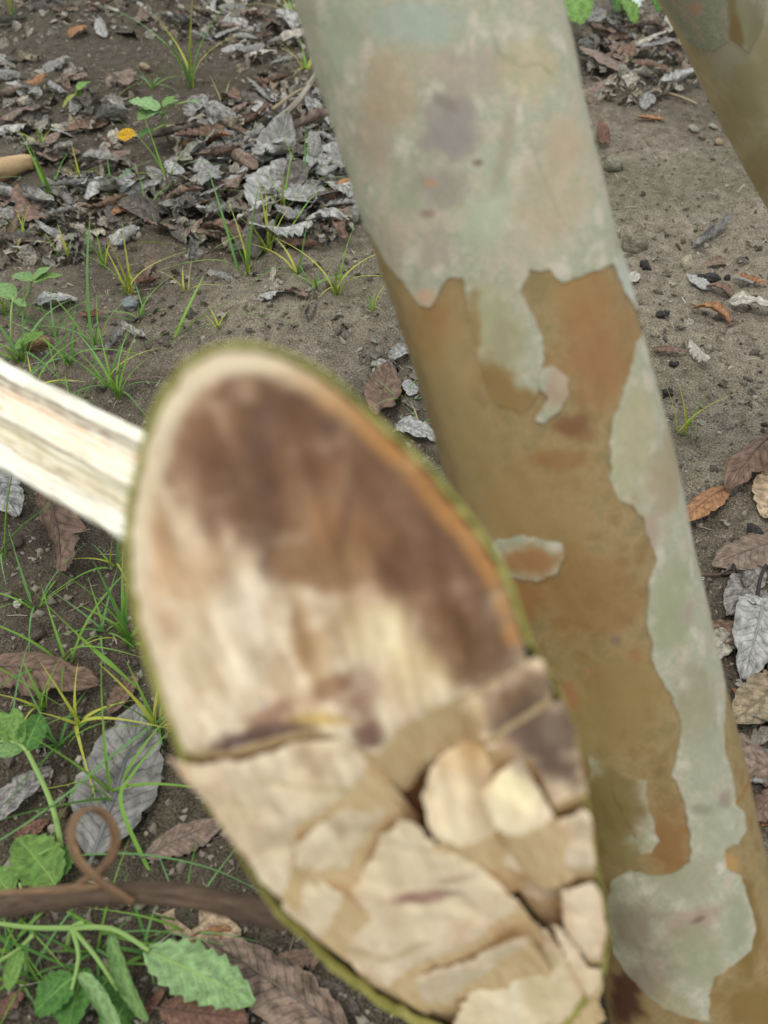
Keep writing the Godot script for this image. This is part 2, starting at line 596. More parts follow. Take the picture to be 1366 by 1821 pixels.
func make_trunk() -> void:
	var base: Vector3 = Vector3(0.2161,0,-0.1765)
	var root := thing("tree", "leaning smooth tree trunk with flaking grey-green and orange-brown bark behind the sawn stump", "tree trunk", base)
	var lo := Vector2(-PI * TR, -0.05)
	var size := Vector2(TAU * TR, 1.2)
	var w := 512
	var h := 1536
	# inner bark: orange-brown to olive
	var inner := mottled(w, h, [c8(110, 88, 58), c8(132, 108, 72), c8(144, 122, 86), c8(130, 113, 78), c8(138, 110, 70)], 201, 0.025, 0.24)
	stains(inner, w, h, lo, size, [
		[0.0349,0.4881,0.0189,-0.0056,-0.0047,-0.0143, c8(148, 108, 64), 0.5], [0.0324,0.4596,0.0153,-0.0051,-0.0062,-0.0196, c8(138, 96, 60), 0.5], [0.0129,0.4334,0.0102,-0.0035,-0.0017,-0.0064, c8(106, 62, 40), 0.6],
		[-0.0428,0.4632,0.0222,-0.0025,-0.0193,-0.0444, c8(158, 134, 94), 0.7], [-0.0408,0.4101,0.0255,-0.001,-0.019,-0.0487, c8(154, 130, 90), 0.6], [-0.0419,0.5022,0.0213,-0.0039,-0.0102,-0.0229, c8(156, 128, 88), 0.5], [-0.0392,0.2626,0.023,0.0044,-0.0147,-0.0462, c8(146, 126, 84), 0.5], [0.0422,0.4672,0.026,-0.0079,-0.0098,-0.0268, c8(142, 102, 62), 0.5], [-0.0122,0.4006,0.0287,-0.0066,-0.0068,-0.0251, c8(150, 120, 76), 0.5], [-0.0031,0.3503,0.0288,-0.0076,-0.0066,-0.0263, c8(132, 98, 58), 0.6],
		[-0.035,0.354,0.0137,0.0001,-0.0053,-0.0162, c8(142, 96, 52), 0.6], [-0.0013,0.289,0.0243,-0.0063,-0.0076,-0.0314, c8(138, 114, 68), 0.6], [-0.0262,0.2952,0.0063,0.0001,-0.0028,-0.0102, c8(160, 104, 66), 0.5],
		[0.0131,0.3122,0.0039,-0.0015,-0.0012,-0.0047, c8(150, 102, 64), 0.5], [0.0057,0.3234,0.0032,-0.001,-0.0007,-0.0029, c8(120, 96, 84), 0.8], [-0.0107,0.309,0.0033,-0.0005,-0.0006,-0.0025, c8(160, 110, 80), 0.6],
		[0.0044,0.2009,0.0113,-0.0034,-0.0047,-0.0204, c8(128, 90, 52), 0.7], [0.0501,0.4199,0.0099,-0.0036,-0.0098,-0.0225, c8(120, 82, 44), 0.4], [0.0012,0.4203,0.015,-0.0046,-0.0014,-0.0053, c8(130, 92, 52), 0.5],
		[0.084,0.1956,0.0012,-0.0017,-0.0774,0.011, c8(140, 92, 44), 0.7], [0.0354,0.1294,0.0113,-0.0081,-0.0089,-0.0287, c8(112, 88, 46), 0.8], [-0.0494,0.0837,0.0151,0.0097,-0.0084,-0.0307, c8(72, 44, 34), 0.85],
		[0.0255,0.0812,0.0197,-0.0129,-0.0046,-0.0169, c8(116, 92, 48), 0.8], [0.0351,0.1715,0.0074,-0.0049,-0.0019,-0.0062, c8(190, 142, 80), 0.5], [-0.0384,0.5016,0.0101,-0.002,-0.0021,-0.005, c8(138, 92, 58), 0.4],
		[-0.0454,0.4946,0.0156,-0.0024,-0.0074,-0.0156, c8(148, 116, 72), 0.5], [-0.0645,0.5709,0.0102,-0.0021,-0.0073,-0.0065, c8(170, 112, 58), 0.8], [-0.0222,0.2147,0.0187,0.0009,-0.0056,-0.0223, c8(130, 104, 58), 0.7]], 0.35)
	M.inner_bark = mat(Color.WHITE, 0.6)
	M.inner_bark.albedo_texture = finish(inner, w, h)
	# old bark: beige-grey with green and lilac bloom
	var old := mottled(w, h, [c8(144, 134, 118), c8(174, 162, 142), c8(158, 156, 134), c8(184, 174, 156), c8(168, 168, 148)], 211, 0.03, 0.28)
	stains(old, w, h, lo, size, [
		[-0.0048,0.5748,0.0137,-0.0047,-0.0045,-0.0149, c8(132, 122, 118), 0.75], [-0.0138,0.5539,0.0145,-0.0049,-0.0028,-0.0088, c8(138, 126, 118), 0.6], [-0.0332,0.5577,0.0119,-0.0036,-0.0045,-0.0112, c8(146, 144, 120), 0.6],
		[-0.0085,0.6196,0.0247,-0.0092,-0.0026,-0.0079, c8(150, 158, 146), 0.7], [-0.0441,0.5835,0.0143,-0.0045,-0.0068,-0.0128, c8(160, 138, 118), 0.6], [0.0083,0.5935,0.0159,-0.005,-0.0031,-0.0104, c8(152, 134, 122), 0.5], [0.0072,0.5469,0.007,-0.0023,-0.0051,-0.0178, c8(154, 158, 134), 0.5], [0.048,0.5534,0.016,-0.0024,-0.0057,-0.0138, c8(178, 156, 132), 0.5], [-0.0501,0.5388,0.017,-0.0036,-0.0069,-0.0119, c8(170, 152, 130), 0.6], [0.0157,0.5221,0.0148,-0.0046,-0.0033,-0.0115, c8(176, 160, 138), 0.5], [-0.0273,0.5306,0.0111,-0.0032,-0.0033,-0.0093, c8(158, 140, 126), 0.5], [-0.0449,0.6296,0.0142,-0.0056,-0.0101,-0.0172, c8(150, 158, 134), 0.6], [-0.0019,0.5328,0.0117,-0.0038,-0.0039,-0.0136, c8(160, 164, 136), 0.6],
		[-0.0266,0.5991,0.0158,-0.0059,-0.0063,-0.0165, c8(164, 142, 116), 0.6], [0.0364,0.5886,0.0151,-0.0026,-0.0045,-0.013, c8(172, 156, 120), 0.6], [0.0177,0.5652,0.0031,-0.0016,-0.0124,-0.0218, c8(138, 126, 104), 0.45],
		[0.0353,0.5388,0.0173,-0.0067,-0.0151,-0.0254, c8(166, 148, 122), 0.6], [0.0028,0.558,0.0023,-0.0008,-0.0005,-0.0017, c8(112, 88, 76), 0.8], [-0.0197,0.5571,0.0035,-0.0012,-0.0007,-0.0022, c8(176, 132, 104), 0.7],
		[-0.0252,0.5452,0.0043,-0.0013,-0.0007,-0.002, c8(134, 104, 92), 0.6], [-0.0039,0.5861,0.004,-0.0059,-0.0027,-0.0015, c8(124, 110, 100), 0.6], [0.0717,0.4875,0.0268,-0.0048,-0.0254,-0.0121, c8(176, 178, 168), 0.7],
		[-0.0083,0.4834,0.0098,-0.0029,-0.0063,-0.0221, c8(152, 142, 108), 0.8], [-0.0129,0.4953,0.0065,-0.0019,-0.0043,-0.0146, c8(160, 156, 124), 0.7], [-0.0222,0.4599,0.0164,-0.0036,-0.0049,-0.0157, c8(134, 108, 68), 0.97], [-0.021,0.4869,0.0043,-0.0011,-0.0071,-0.0225, c8(140, 116, 76), 0.9], [-0.0093,0.4513,0.0101,-0.0027,-0.0022,-0.0077, c8(134, 108, 68), 0.9],
		[-0.0382,0.511,0.0054,-0.0011,-0.0014,-0.0035, c8(190, 150, 122), 0.7], [0.0101,0.4536,0.006,-0.002,-0.0027,-0.01, c8(160, 138, 116), 0.9], [0.0133,0.4553,0.003,-0.001,-0.0014,-0.005, c8(170, 150, 128), 0.6],
		[0.0421,0.4171,0.0146,-0.0065,-0.0146,-0.0289, c8(160, 150, 116), 0.7], [0.0662,0.3933,0.0216,-0.0088,-0.0342,-0.0232, c8(150, 134, 108), 0.8], [0.0374,0.3689,0.0048,-0.0021,-0.0035,-0.0106, c8(160, 140, 124), 0.8],
		[0.0399,0.3274,0.0151,-0.0075,-0.0083,-0.0245, c8(142, 142, 112), 0.8], [0.049,0.3196,0.0064,-0.0034,-0.0034,-0.0079, c8(150, 134, 124), 0.6], [0.0405,0.2713,0.0158,-0.0091,-0.0077,-0.0227, c8(140, 132, 106), 0.7],
		[0.0394,0.241,0.0156,-0.0095,-0.0058,-0.0175, c8(146, 146, 122), 0.6], [0.0269,0.2129,0.0084,-0.0046,-0.001,-0.0037, c8(116, 108, 86), 0.6], [0.0354,0.2008,0.0148,-0.0094,-0.0056,-0.0183, c8(148, 148, 124), 0.6],
		[0.0432,0.2102,0.0059,-0.004,-0.0021,-0.0058, c8(128, 108, 98), 0.5], [0.0048,0.1488,0.018,0.0022,0.0007,-0.0109, c8(152, 130, 112), 0.8], [0.0083,0.1508,0.0048,0.0004,0.0001,-0.0022, c8(104, 84, 74), 0.8],
		[0.0037,0.13,0.0174,-0.0051,-0.0048,-0.0219, c8(138, 138, 110), 0.7], [0.0293,0.1374,0.0103,-0.0066,-0.0045,-0.0163, c8(136, 138, 112), 0.7], [-0.0263,0.1462,0.0168,0.0032,-0.0049,-0.0206, c8(134, 122, 104), 0.8],
		[-0.0283,0.1102,0.0117,-0.0022,-0.0108,-0.0222, c8(132, 118, 102), 0.8], [-0.0164,0.0926,0.0081,0.0059,0.0049,-0.0202, c8(146, 134, 102), 0.6], [0.0083,0.1777,0.0173,-0.0062,-0.0032,-0.0137, c8(142, 138, 114), 0.6],
		[-0.0084,0.2287,0.0068,-0.0009,-0.0049,-0.0207, c8(148, 132, 116), 0.9], [-0.0245,0.3725,0.0177,-0.0019,-0.003,-0.0102, c8(152, 112, 72), 0.95], [-0.0109,0.3795,0.0042,-0.0009,-0.0011,-0.004, c8(186, 176, 158), 0.8],
		[-0.0211,0.2257,0.0184,0.0004,-0.0091,-0.0366, c8(122, 106, 66), 0.97], [-0.0205,0.1965,0.0124,0.0006,-0.0027,-0.0113, c8(128, 112, 74), 0.9]], 0.4)
	M.old_bark = mat(Color.WHITE, 0.8)
	M.old_bark.albedo_texture = finish(old, w, h)
	var nb := noise_bytes(512, 512, 231, 0.05, 4)
	var him := Image.create_from_data(512, 512, false, Image.FORMAT_L8, nb)
	him.convert(Image.FORMAT_RGBA8)
	him.bump_map_to_normal_map(2.0)
	M.old_bark.normal_enabled = true
	M.old_bark.normal_texture = ImageTexture.create_from_image(him)
	M.old_bark.normal_scale = 0.35

	var nu := 120
	var nv := 260
	var verts := PackedVector3Array()
	var uvs := PackedVector2Array()
	for j in nv + 1:
		for i in nu + 1:
			var th := TAU * i / nu - PI
			var s := -0.05 + 1.2 * j / nv
			verts.append(trunk_point(th, s, 0.0))
			uvs.append(Vector2(float(i) / nu, float(j) / nv))
	part("trunk", surface(verts, uvs, grid_index(nu, nv)), M.inner_bark, root, -base)

	var sheet := pv([-0.062,0.53,-0.0523,0.5217,-0.0463,0.5153,-0.0444,0.5076,-0.0369,0.5051,-0.029,0.5128,-0.0231,0.5165,-0.0169,0.5137,-0.0185,0.4969,-0.0215,0.4762,-0.0193,0.4551,-0.008,0.4459,0.0015,0.4536,0.008,0.4678,0.0102,0.4777,0.0085,0.4887,0.0053,0.5001,0.0118,0.5082,0.0205,0.5055,0.0257,0.4987,0.035,0.4985,0.046,0.4981,0.0584,0.498,0.0653,0.4831,0.0734,0.4727,0.0844,0.4692])
	var wrap := PackedVector2Array([Vector2(-0.178, 0.60), Vector2(-0.12, 0.52), Vector2(-0.09, 0.56)])
	wrap.append_array(sheet)
	wrap.append_array(PackedVector2Array([Vector2(0.11, 0.47), Vector2(0.15, 0.50), Vector2(0.178, 0.60), Vector2(0.178, 1.1), Vector2(-0.178, 1.1)]))
	part("bark_flake", trunk_sheet(wrap, 0.0008, 0.006, 1.0, 0.0006), M.old_bark, root, -base)
	var strip := pv([0.0841,0.4594,0.0638,0.4584,0.0459,0.4441,0.0306,0.4271,0.0238,0.404,0.024,0.3937,0.0302,0.3868,0.0362,0.3769,0.0348,0.367,0.0369,0.3554,0.0283,0.3453,0.0221,0.323,0.0211,0.3009,0.0261,0.2822,0.0273,0.2649,0.0212,0.2508,0.0151,0.2397,0.0178,0.2245,0.0169,0.2035,0.0121,0.1874,0.0033,0.1829,-0.0085,0.1833,-0.0197,0.1872,-0.0311,0.1798,-0.0429,0.1525,-0.0478,0.1218,-0.0428,0.1083,-0.0307,0.0994,-0.0173,0.0886,-0.0002,0.0809,0.0036,0.0989,0.0088,0.111,0.023,0.1141,0.0333,0.1154,0.0413,0.1251,0.0416,0.148,0.04,0.1607,0.0311,0.1722,0.0343,0.1832,0.043,0.181,0.0549,0.1816,0.0588,0.188,0.0513,0.201,0.0554,0.2163,0.0551,0.2345,0.0588,0.2463])
	strip.append_array(PackedVector2Array([Vector2(0.10, 0.27), Vector2(0.14, 0.30), Vector2(0.15, 0.42), Vector2(0.11, 0.458)]))
	part("bark_flake", trunk_sheet(strip, 0.0008, 0.005, 2.0, 0.0006), M.old_bark, root, -base)
	var over := pv([0.0252,0.6223,0.0225,0.6053,0.0236,0.5971,0.0323,0.5899,0.0427,0.5895,0.0499,0.5821,0.0554,0.5695,0.069,0.5788])
	over.append_array(PackedVector2Array([Vector2(0.125, 0.58), Vector2(0.13, 0.70), Vector2(0.03, 0.70)]))
	part("bark_flake", trunk_sheet(over, 0.0013, 0.005, 21.0), M.old_bark, root, -base)
	var lower := pv([0.03,0.583,0.0279,0.5718,0.0277,0.5577,0.0289,0.5429,0.0315,0.5274,0.0398,0.5126,0.0545,0.5067])
	lower.append_array(PackedVector2Array([Vector2(0.10, 0.50), Vector2(0.115, 0.57), Vector2(0.07, 0.585)]))
	part("bark_flake", trunk_sheet(lower, 0.0012, 0.005, 22.0), M.old_bark, root, -base)
	part("bark_flake", trunk_sheet(pv([-0.0322,0.6245,-0.0213,0.6133,-0.0182,0.5983,-0.0254,0.5845,-0.0227,0.5691,-0.0294,0.554,-0.0462,0.5459,-0.0561,0.5533,-0.0585,0.5774,-0.0586,0.6003,-0.0522,0.618]), 0.0011, 0.005, 23.0), M.old_bark, root, -base)
	part("bark_flake", trunk_sheet(pv([0.0115,0.4639,0.0159,0.4566,0.0144,0.4494,0.009,0.4436,0.0003,0.4391,-0.0036,0.4425,0.0007,0.4467,0.0055,0.4507,0.0032,0.4558,0.0041,0.4631]), 0.0016, 0.004, 3.0, 0.001), M.old_bark, root, -base)
	part("bark_flake", trunk_sheet(pv([-0.0426,0.3848,-0.0247,0.3872,-0.0067,0.3798,-0.0075,0.3722,-0.0134,0.3648,-0.0243,0.3625,-0.0369,0.3642,-0.0467,0.3694]), 0.0012, 0.004, 4.0, 0.001), M.old_bark, root, -base)
	part("bark_flake", trunk_sheet(pv([-0.0146,0.2532,-0.0082,0.2455,0.0013,0.2415,-0.0008,0.2273,-0.0012,0.2052,-0.0056,0.1988,-0.0119,0.1972,-0.0116,0.2111,-0.0146,0.2235,-0.0157,0.2364]), 0.0009, 0.004, 5.0), M.old_bark, root, -base)
	part("bark_flake", trunk_sheet(pv([-0.024,0.2592,-0.0164,0.2533,-0.0165,0.2357,-0.0144,0.2221,-0.0121,0.2038,-0.0141,0.1929,-0.0252,0.19,-0.0308,0.1988,-0.0306,0.2247]), 0.0006, 0.004, 6.0), M.old_bark, root, -base)

func make_second_trunk() -> void:
	var b: Vector3 = Vector3(0.6429,0,-0.6821)
	var ax: Vector3 = Vector3(-0.6268,0.7791,-0.0093)
	var e1: Vector3 = Vector3(-0.1103,-0.0769,0.9909)
	var e2: Vector3 = Vector3(0.7713,0.6221,0.1341)
	var root := thing("tree", "second leaning tree trunk, pale grey above and brown below, beyond the bare soil", "tree trunk", b)
	var w := 256
	var h := 768
	var r0 := 0.055
	var lo := Vector2(-PI * r0, -0.05)
	var size := Vector2(TAU * r0, 1.5)
	var buf := mottled(w, h, [c8(172, 154, 116), c8(188, 170, 132), c8(184, 172, 138), c8(198, 186, 154)], 301, 0.012, 0.12)
	stains(buf, w, h, lo, size, [
		[-0.0215,0.6256,0.0278,-0.0152,-0.0141,-0.0322, c8(180, 168, 148), 0.8], [-0.039,0.6413,0.0158,-0.0047,-0.0125,-0.0229, c8(140, 120, 94), 0.6], [-0.0228,0.5857,0.0163,-0.008,-0.0149,-0.0356, c8(170, 164, 132), 0.7],
		[-0.0635,0.5567,0.0265,-0.002,-0.12,-0.0877, c8(168, 150, 110), 0.6], [-0.0663,0.5015,0.0314,0.0019,-0.1044,-0.0804, c8(166, 146, 104), 0.6]], 0.4)
	var m := mat(Color.WHITE, 0.8)
	m.albedo_texture = finish(buf, w, h)
	var nu := 72
	var nv := 160
	var point := func(th: float, s: float, lift: float) -> Vector3:
		var r := r0 + 0.010 * exp(-maxf(s, 0.0) / 0.05) + noise_mid.get_noise_3d(cos(th) * 70.0 + 30.0, sin(th) * 70.0, s * 420.0) * 0.004 + lift
		return b + ax * s + (e1 * cos(th) + e2 * sin(th)) * r
	var verts := PackedVector3Array()
	var uvs := PackedVector2Array()
	for j in nv + 1:
		for i in nu + 1:
			verts.append(point.call(TAU * i / nu - PI, -0.05 + 1.5 * j / nv, 0.0))
			uvs.append(Vector2(float(i) / nu, float(j) / nv))
	part("trunk", surface(verts, uvs, grid_index(nu, nv)), m, root, -b)
	# one pale sheet of old bark left on its upper side
	var edge := pv([-0.0582,0.6267,-0.0463,0.6197,-0.0341,0.6204,-0.023,0.622,-0.0176,0.6076,-0.006,0.6161])
	var outl := PackedVector2Array([Vector2(-0.16, 0.9)])
	outl.append_array(edge)
	outl.append_array(PackedVector2Array([Vector2(0.15, 0.85), Vector2(0.15, 1.42), Vector2(-0.16, 1.42)]))
	var o := ragged(outl, 0.004, 0.002, 8.0)
	var got := fill(o, 0.008)
	var v2s := PackedVector3Array()
	var u2 := PackedVector2Array()
	for p in got[0]:
		v2s.append(point.call(p.x / r0, p.y, 0.0007))
		u2.append(Vector2(p.x / (TAU * r0) + 0.5, (p.y + 0.05) / 1.5))
	var m2 := mat(Color.WHITE, 0.85)
	m2.albedo_texture = M.old_bark.albedo_texture
	part("bark_flake", surface(v2s, u2, got[1]), m2, root, -b)

# ---------------------------------------------------------------- the sawn stump
func face_point(u: float, v: float, h: float) -> Vector3:
	var c: Vector3 = Vector3(-0.0076,0.4469,-0.1465)
	var fu: Vector3 = Vector3(0.9674,0.2394,-0.0828)
	var fv: Vector3 = Vector3(-0.2531,0.9276,-0.2749)
	var fn: Vector3 = Vector3(0.011,0.2868,0.9579)
	return c + fu * u + fv * v + fn * h

const FACE_LO := Vector2(-0.09, -0.25)
const FACE_SIZE := Vector2(0.18, 0.38)

func wood_piece(called: String, root: Node3D, outline: PackedVector2Array, h: float, tilt: Vector2, deep: float, sd: float, rough := 0.0010, bump := 0.0006) -> void:
	var axis: Vector3 = Vector3(0.2192,-0.955,-0.1998) if sd in [1.0, 2.0, 3.0, 10.0, 11.0, 14.0] else Vector3(0.3318,-0.9407,-0.0705)
	var base: Vector3 = Vector3(0.095,0,-0.24)
	var o := outline
	if sd > 1.5:
		var cut := Geometry2D.offset_polygon(outline, -0.00025)
		if cut.size() > 0:
			o = cut[0]
	o = ragged(o, 0.0011, rough * (1.5 if sd in [9.0, 12.0, 13.0] else 1.0), sd, 2.0 if sd in [9.0, 12.0, 13.0, 8.0] else 1.0)
	var mid := Vector2.ZERO
	for p in o:
		mid += p / o.size()
	var got := fill(o, 0.0022)
	var pts: PackedVector2Array = got[0]
	var verts := PackedVector3Array()
	var uvs := PackedVector2Array()
	for i in pts.size():
		var p := pts[i]
		var z := h + tilt.dot(p - mid) + bump * (noise_fine.get_noise_3d(p.x * 14000.0, p.y * 3500.0, sd * 13.0) + 0.8 * noise_mid.get_noise_3d(p.x * 3500.0, p.y * 3500.0, sd * 7.0))
		if sd > 1.5:
			z -= 0.0011 * smoothstep(0.16, 0.20, noise_mid.get_noise_3d(p.x * 2600.0 + p.y * 900.0, p.y * 1300.0, sd * 91.0))
		if i < o.size():
			z -= 0.0006
		verts.append(face_point(p.x, p.y, z))
		uvs.append((p - FACE_LO) / FACE_SIZE)
	var m := surface(verts, uvs, got[1])
	m.surface_set_material(0, M.face)
	var sv := PackedVector3Array()
	var su := PackedVector2Array()
	var idx := PackedInt32Array()
	var run := 0.0
	var rows := 5
	for i in o.size() + 1:
		var q := i % o.size()
		if i > 0:
			run += o[q].distance_to(o[(i - 1) % o.size()])
		var wob := noise_fine.get_noise_2d(run * 16000.0, sd * 70.0) * 0.0007
		for k in rows + 1:
			var f := float(k) / rows
			var p := verts[q] + axis * deep * f
			var inward: Vector3 = face_point(mid.x, mid.y, h) - verts[q]
			p += inward.normalized() * wob * (0.0 if k == 0 else 1.0)
			sv.append(p)
			su.append(Vector2(run / 0.05 + sd * 0.37, f * deep / 0.12))
		if i < o.size():
			for k in rows:
				var a := i * (rows + 1) + k
				var b := a + rows + 1
				idx.append_array([a, a + 1, b, b, a + 1, b + 1])
	surface(sv, su, idx, PackedColorArray(), m)
	m.surface_set_material(1, M.wood_wall)
	part(called, m, null, root, -base)

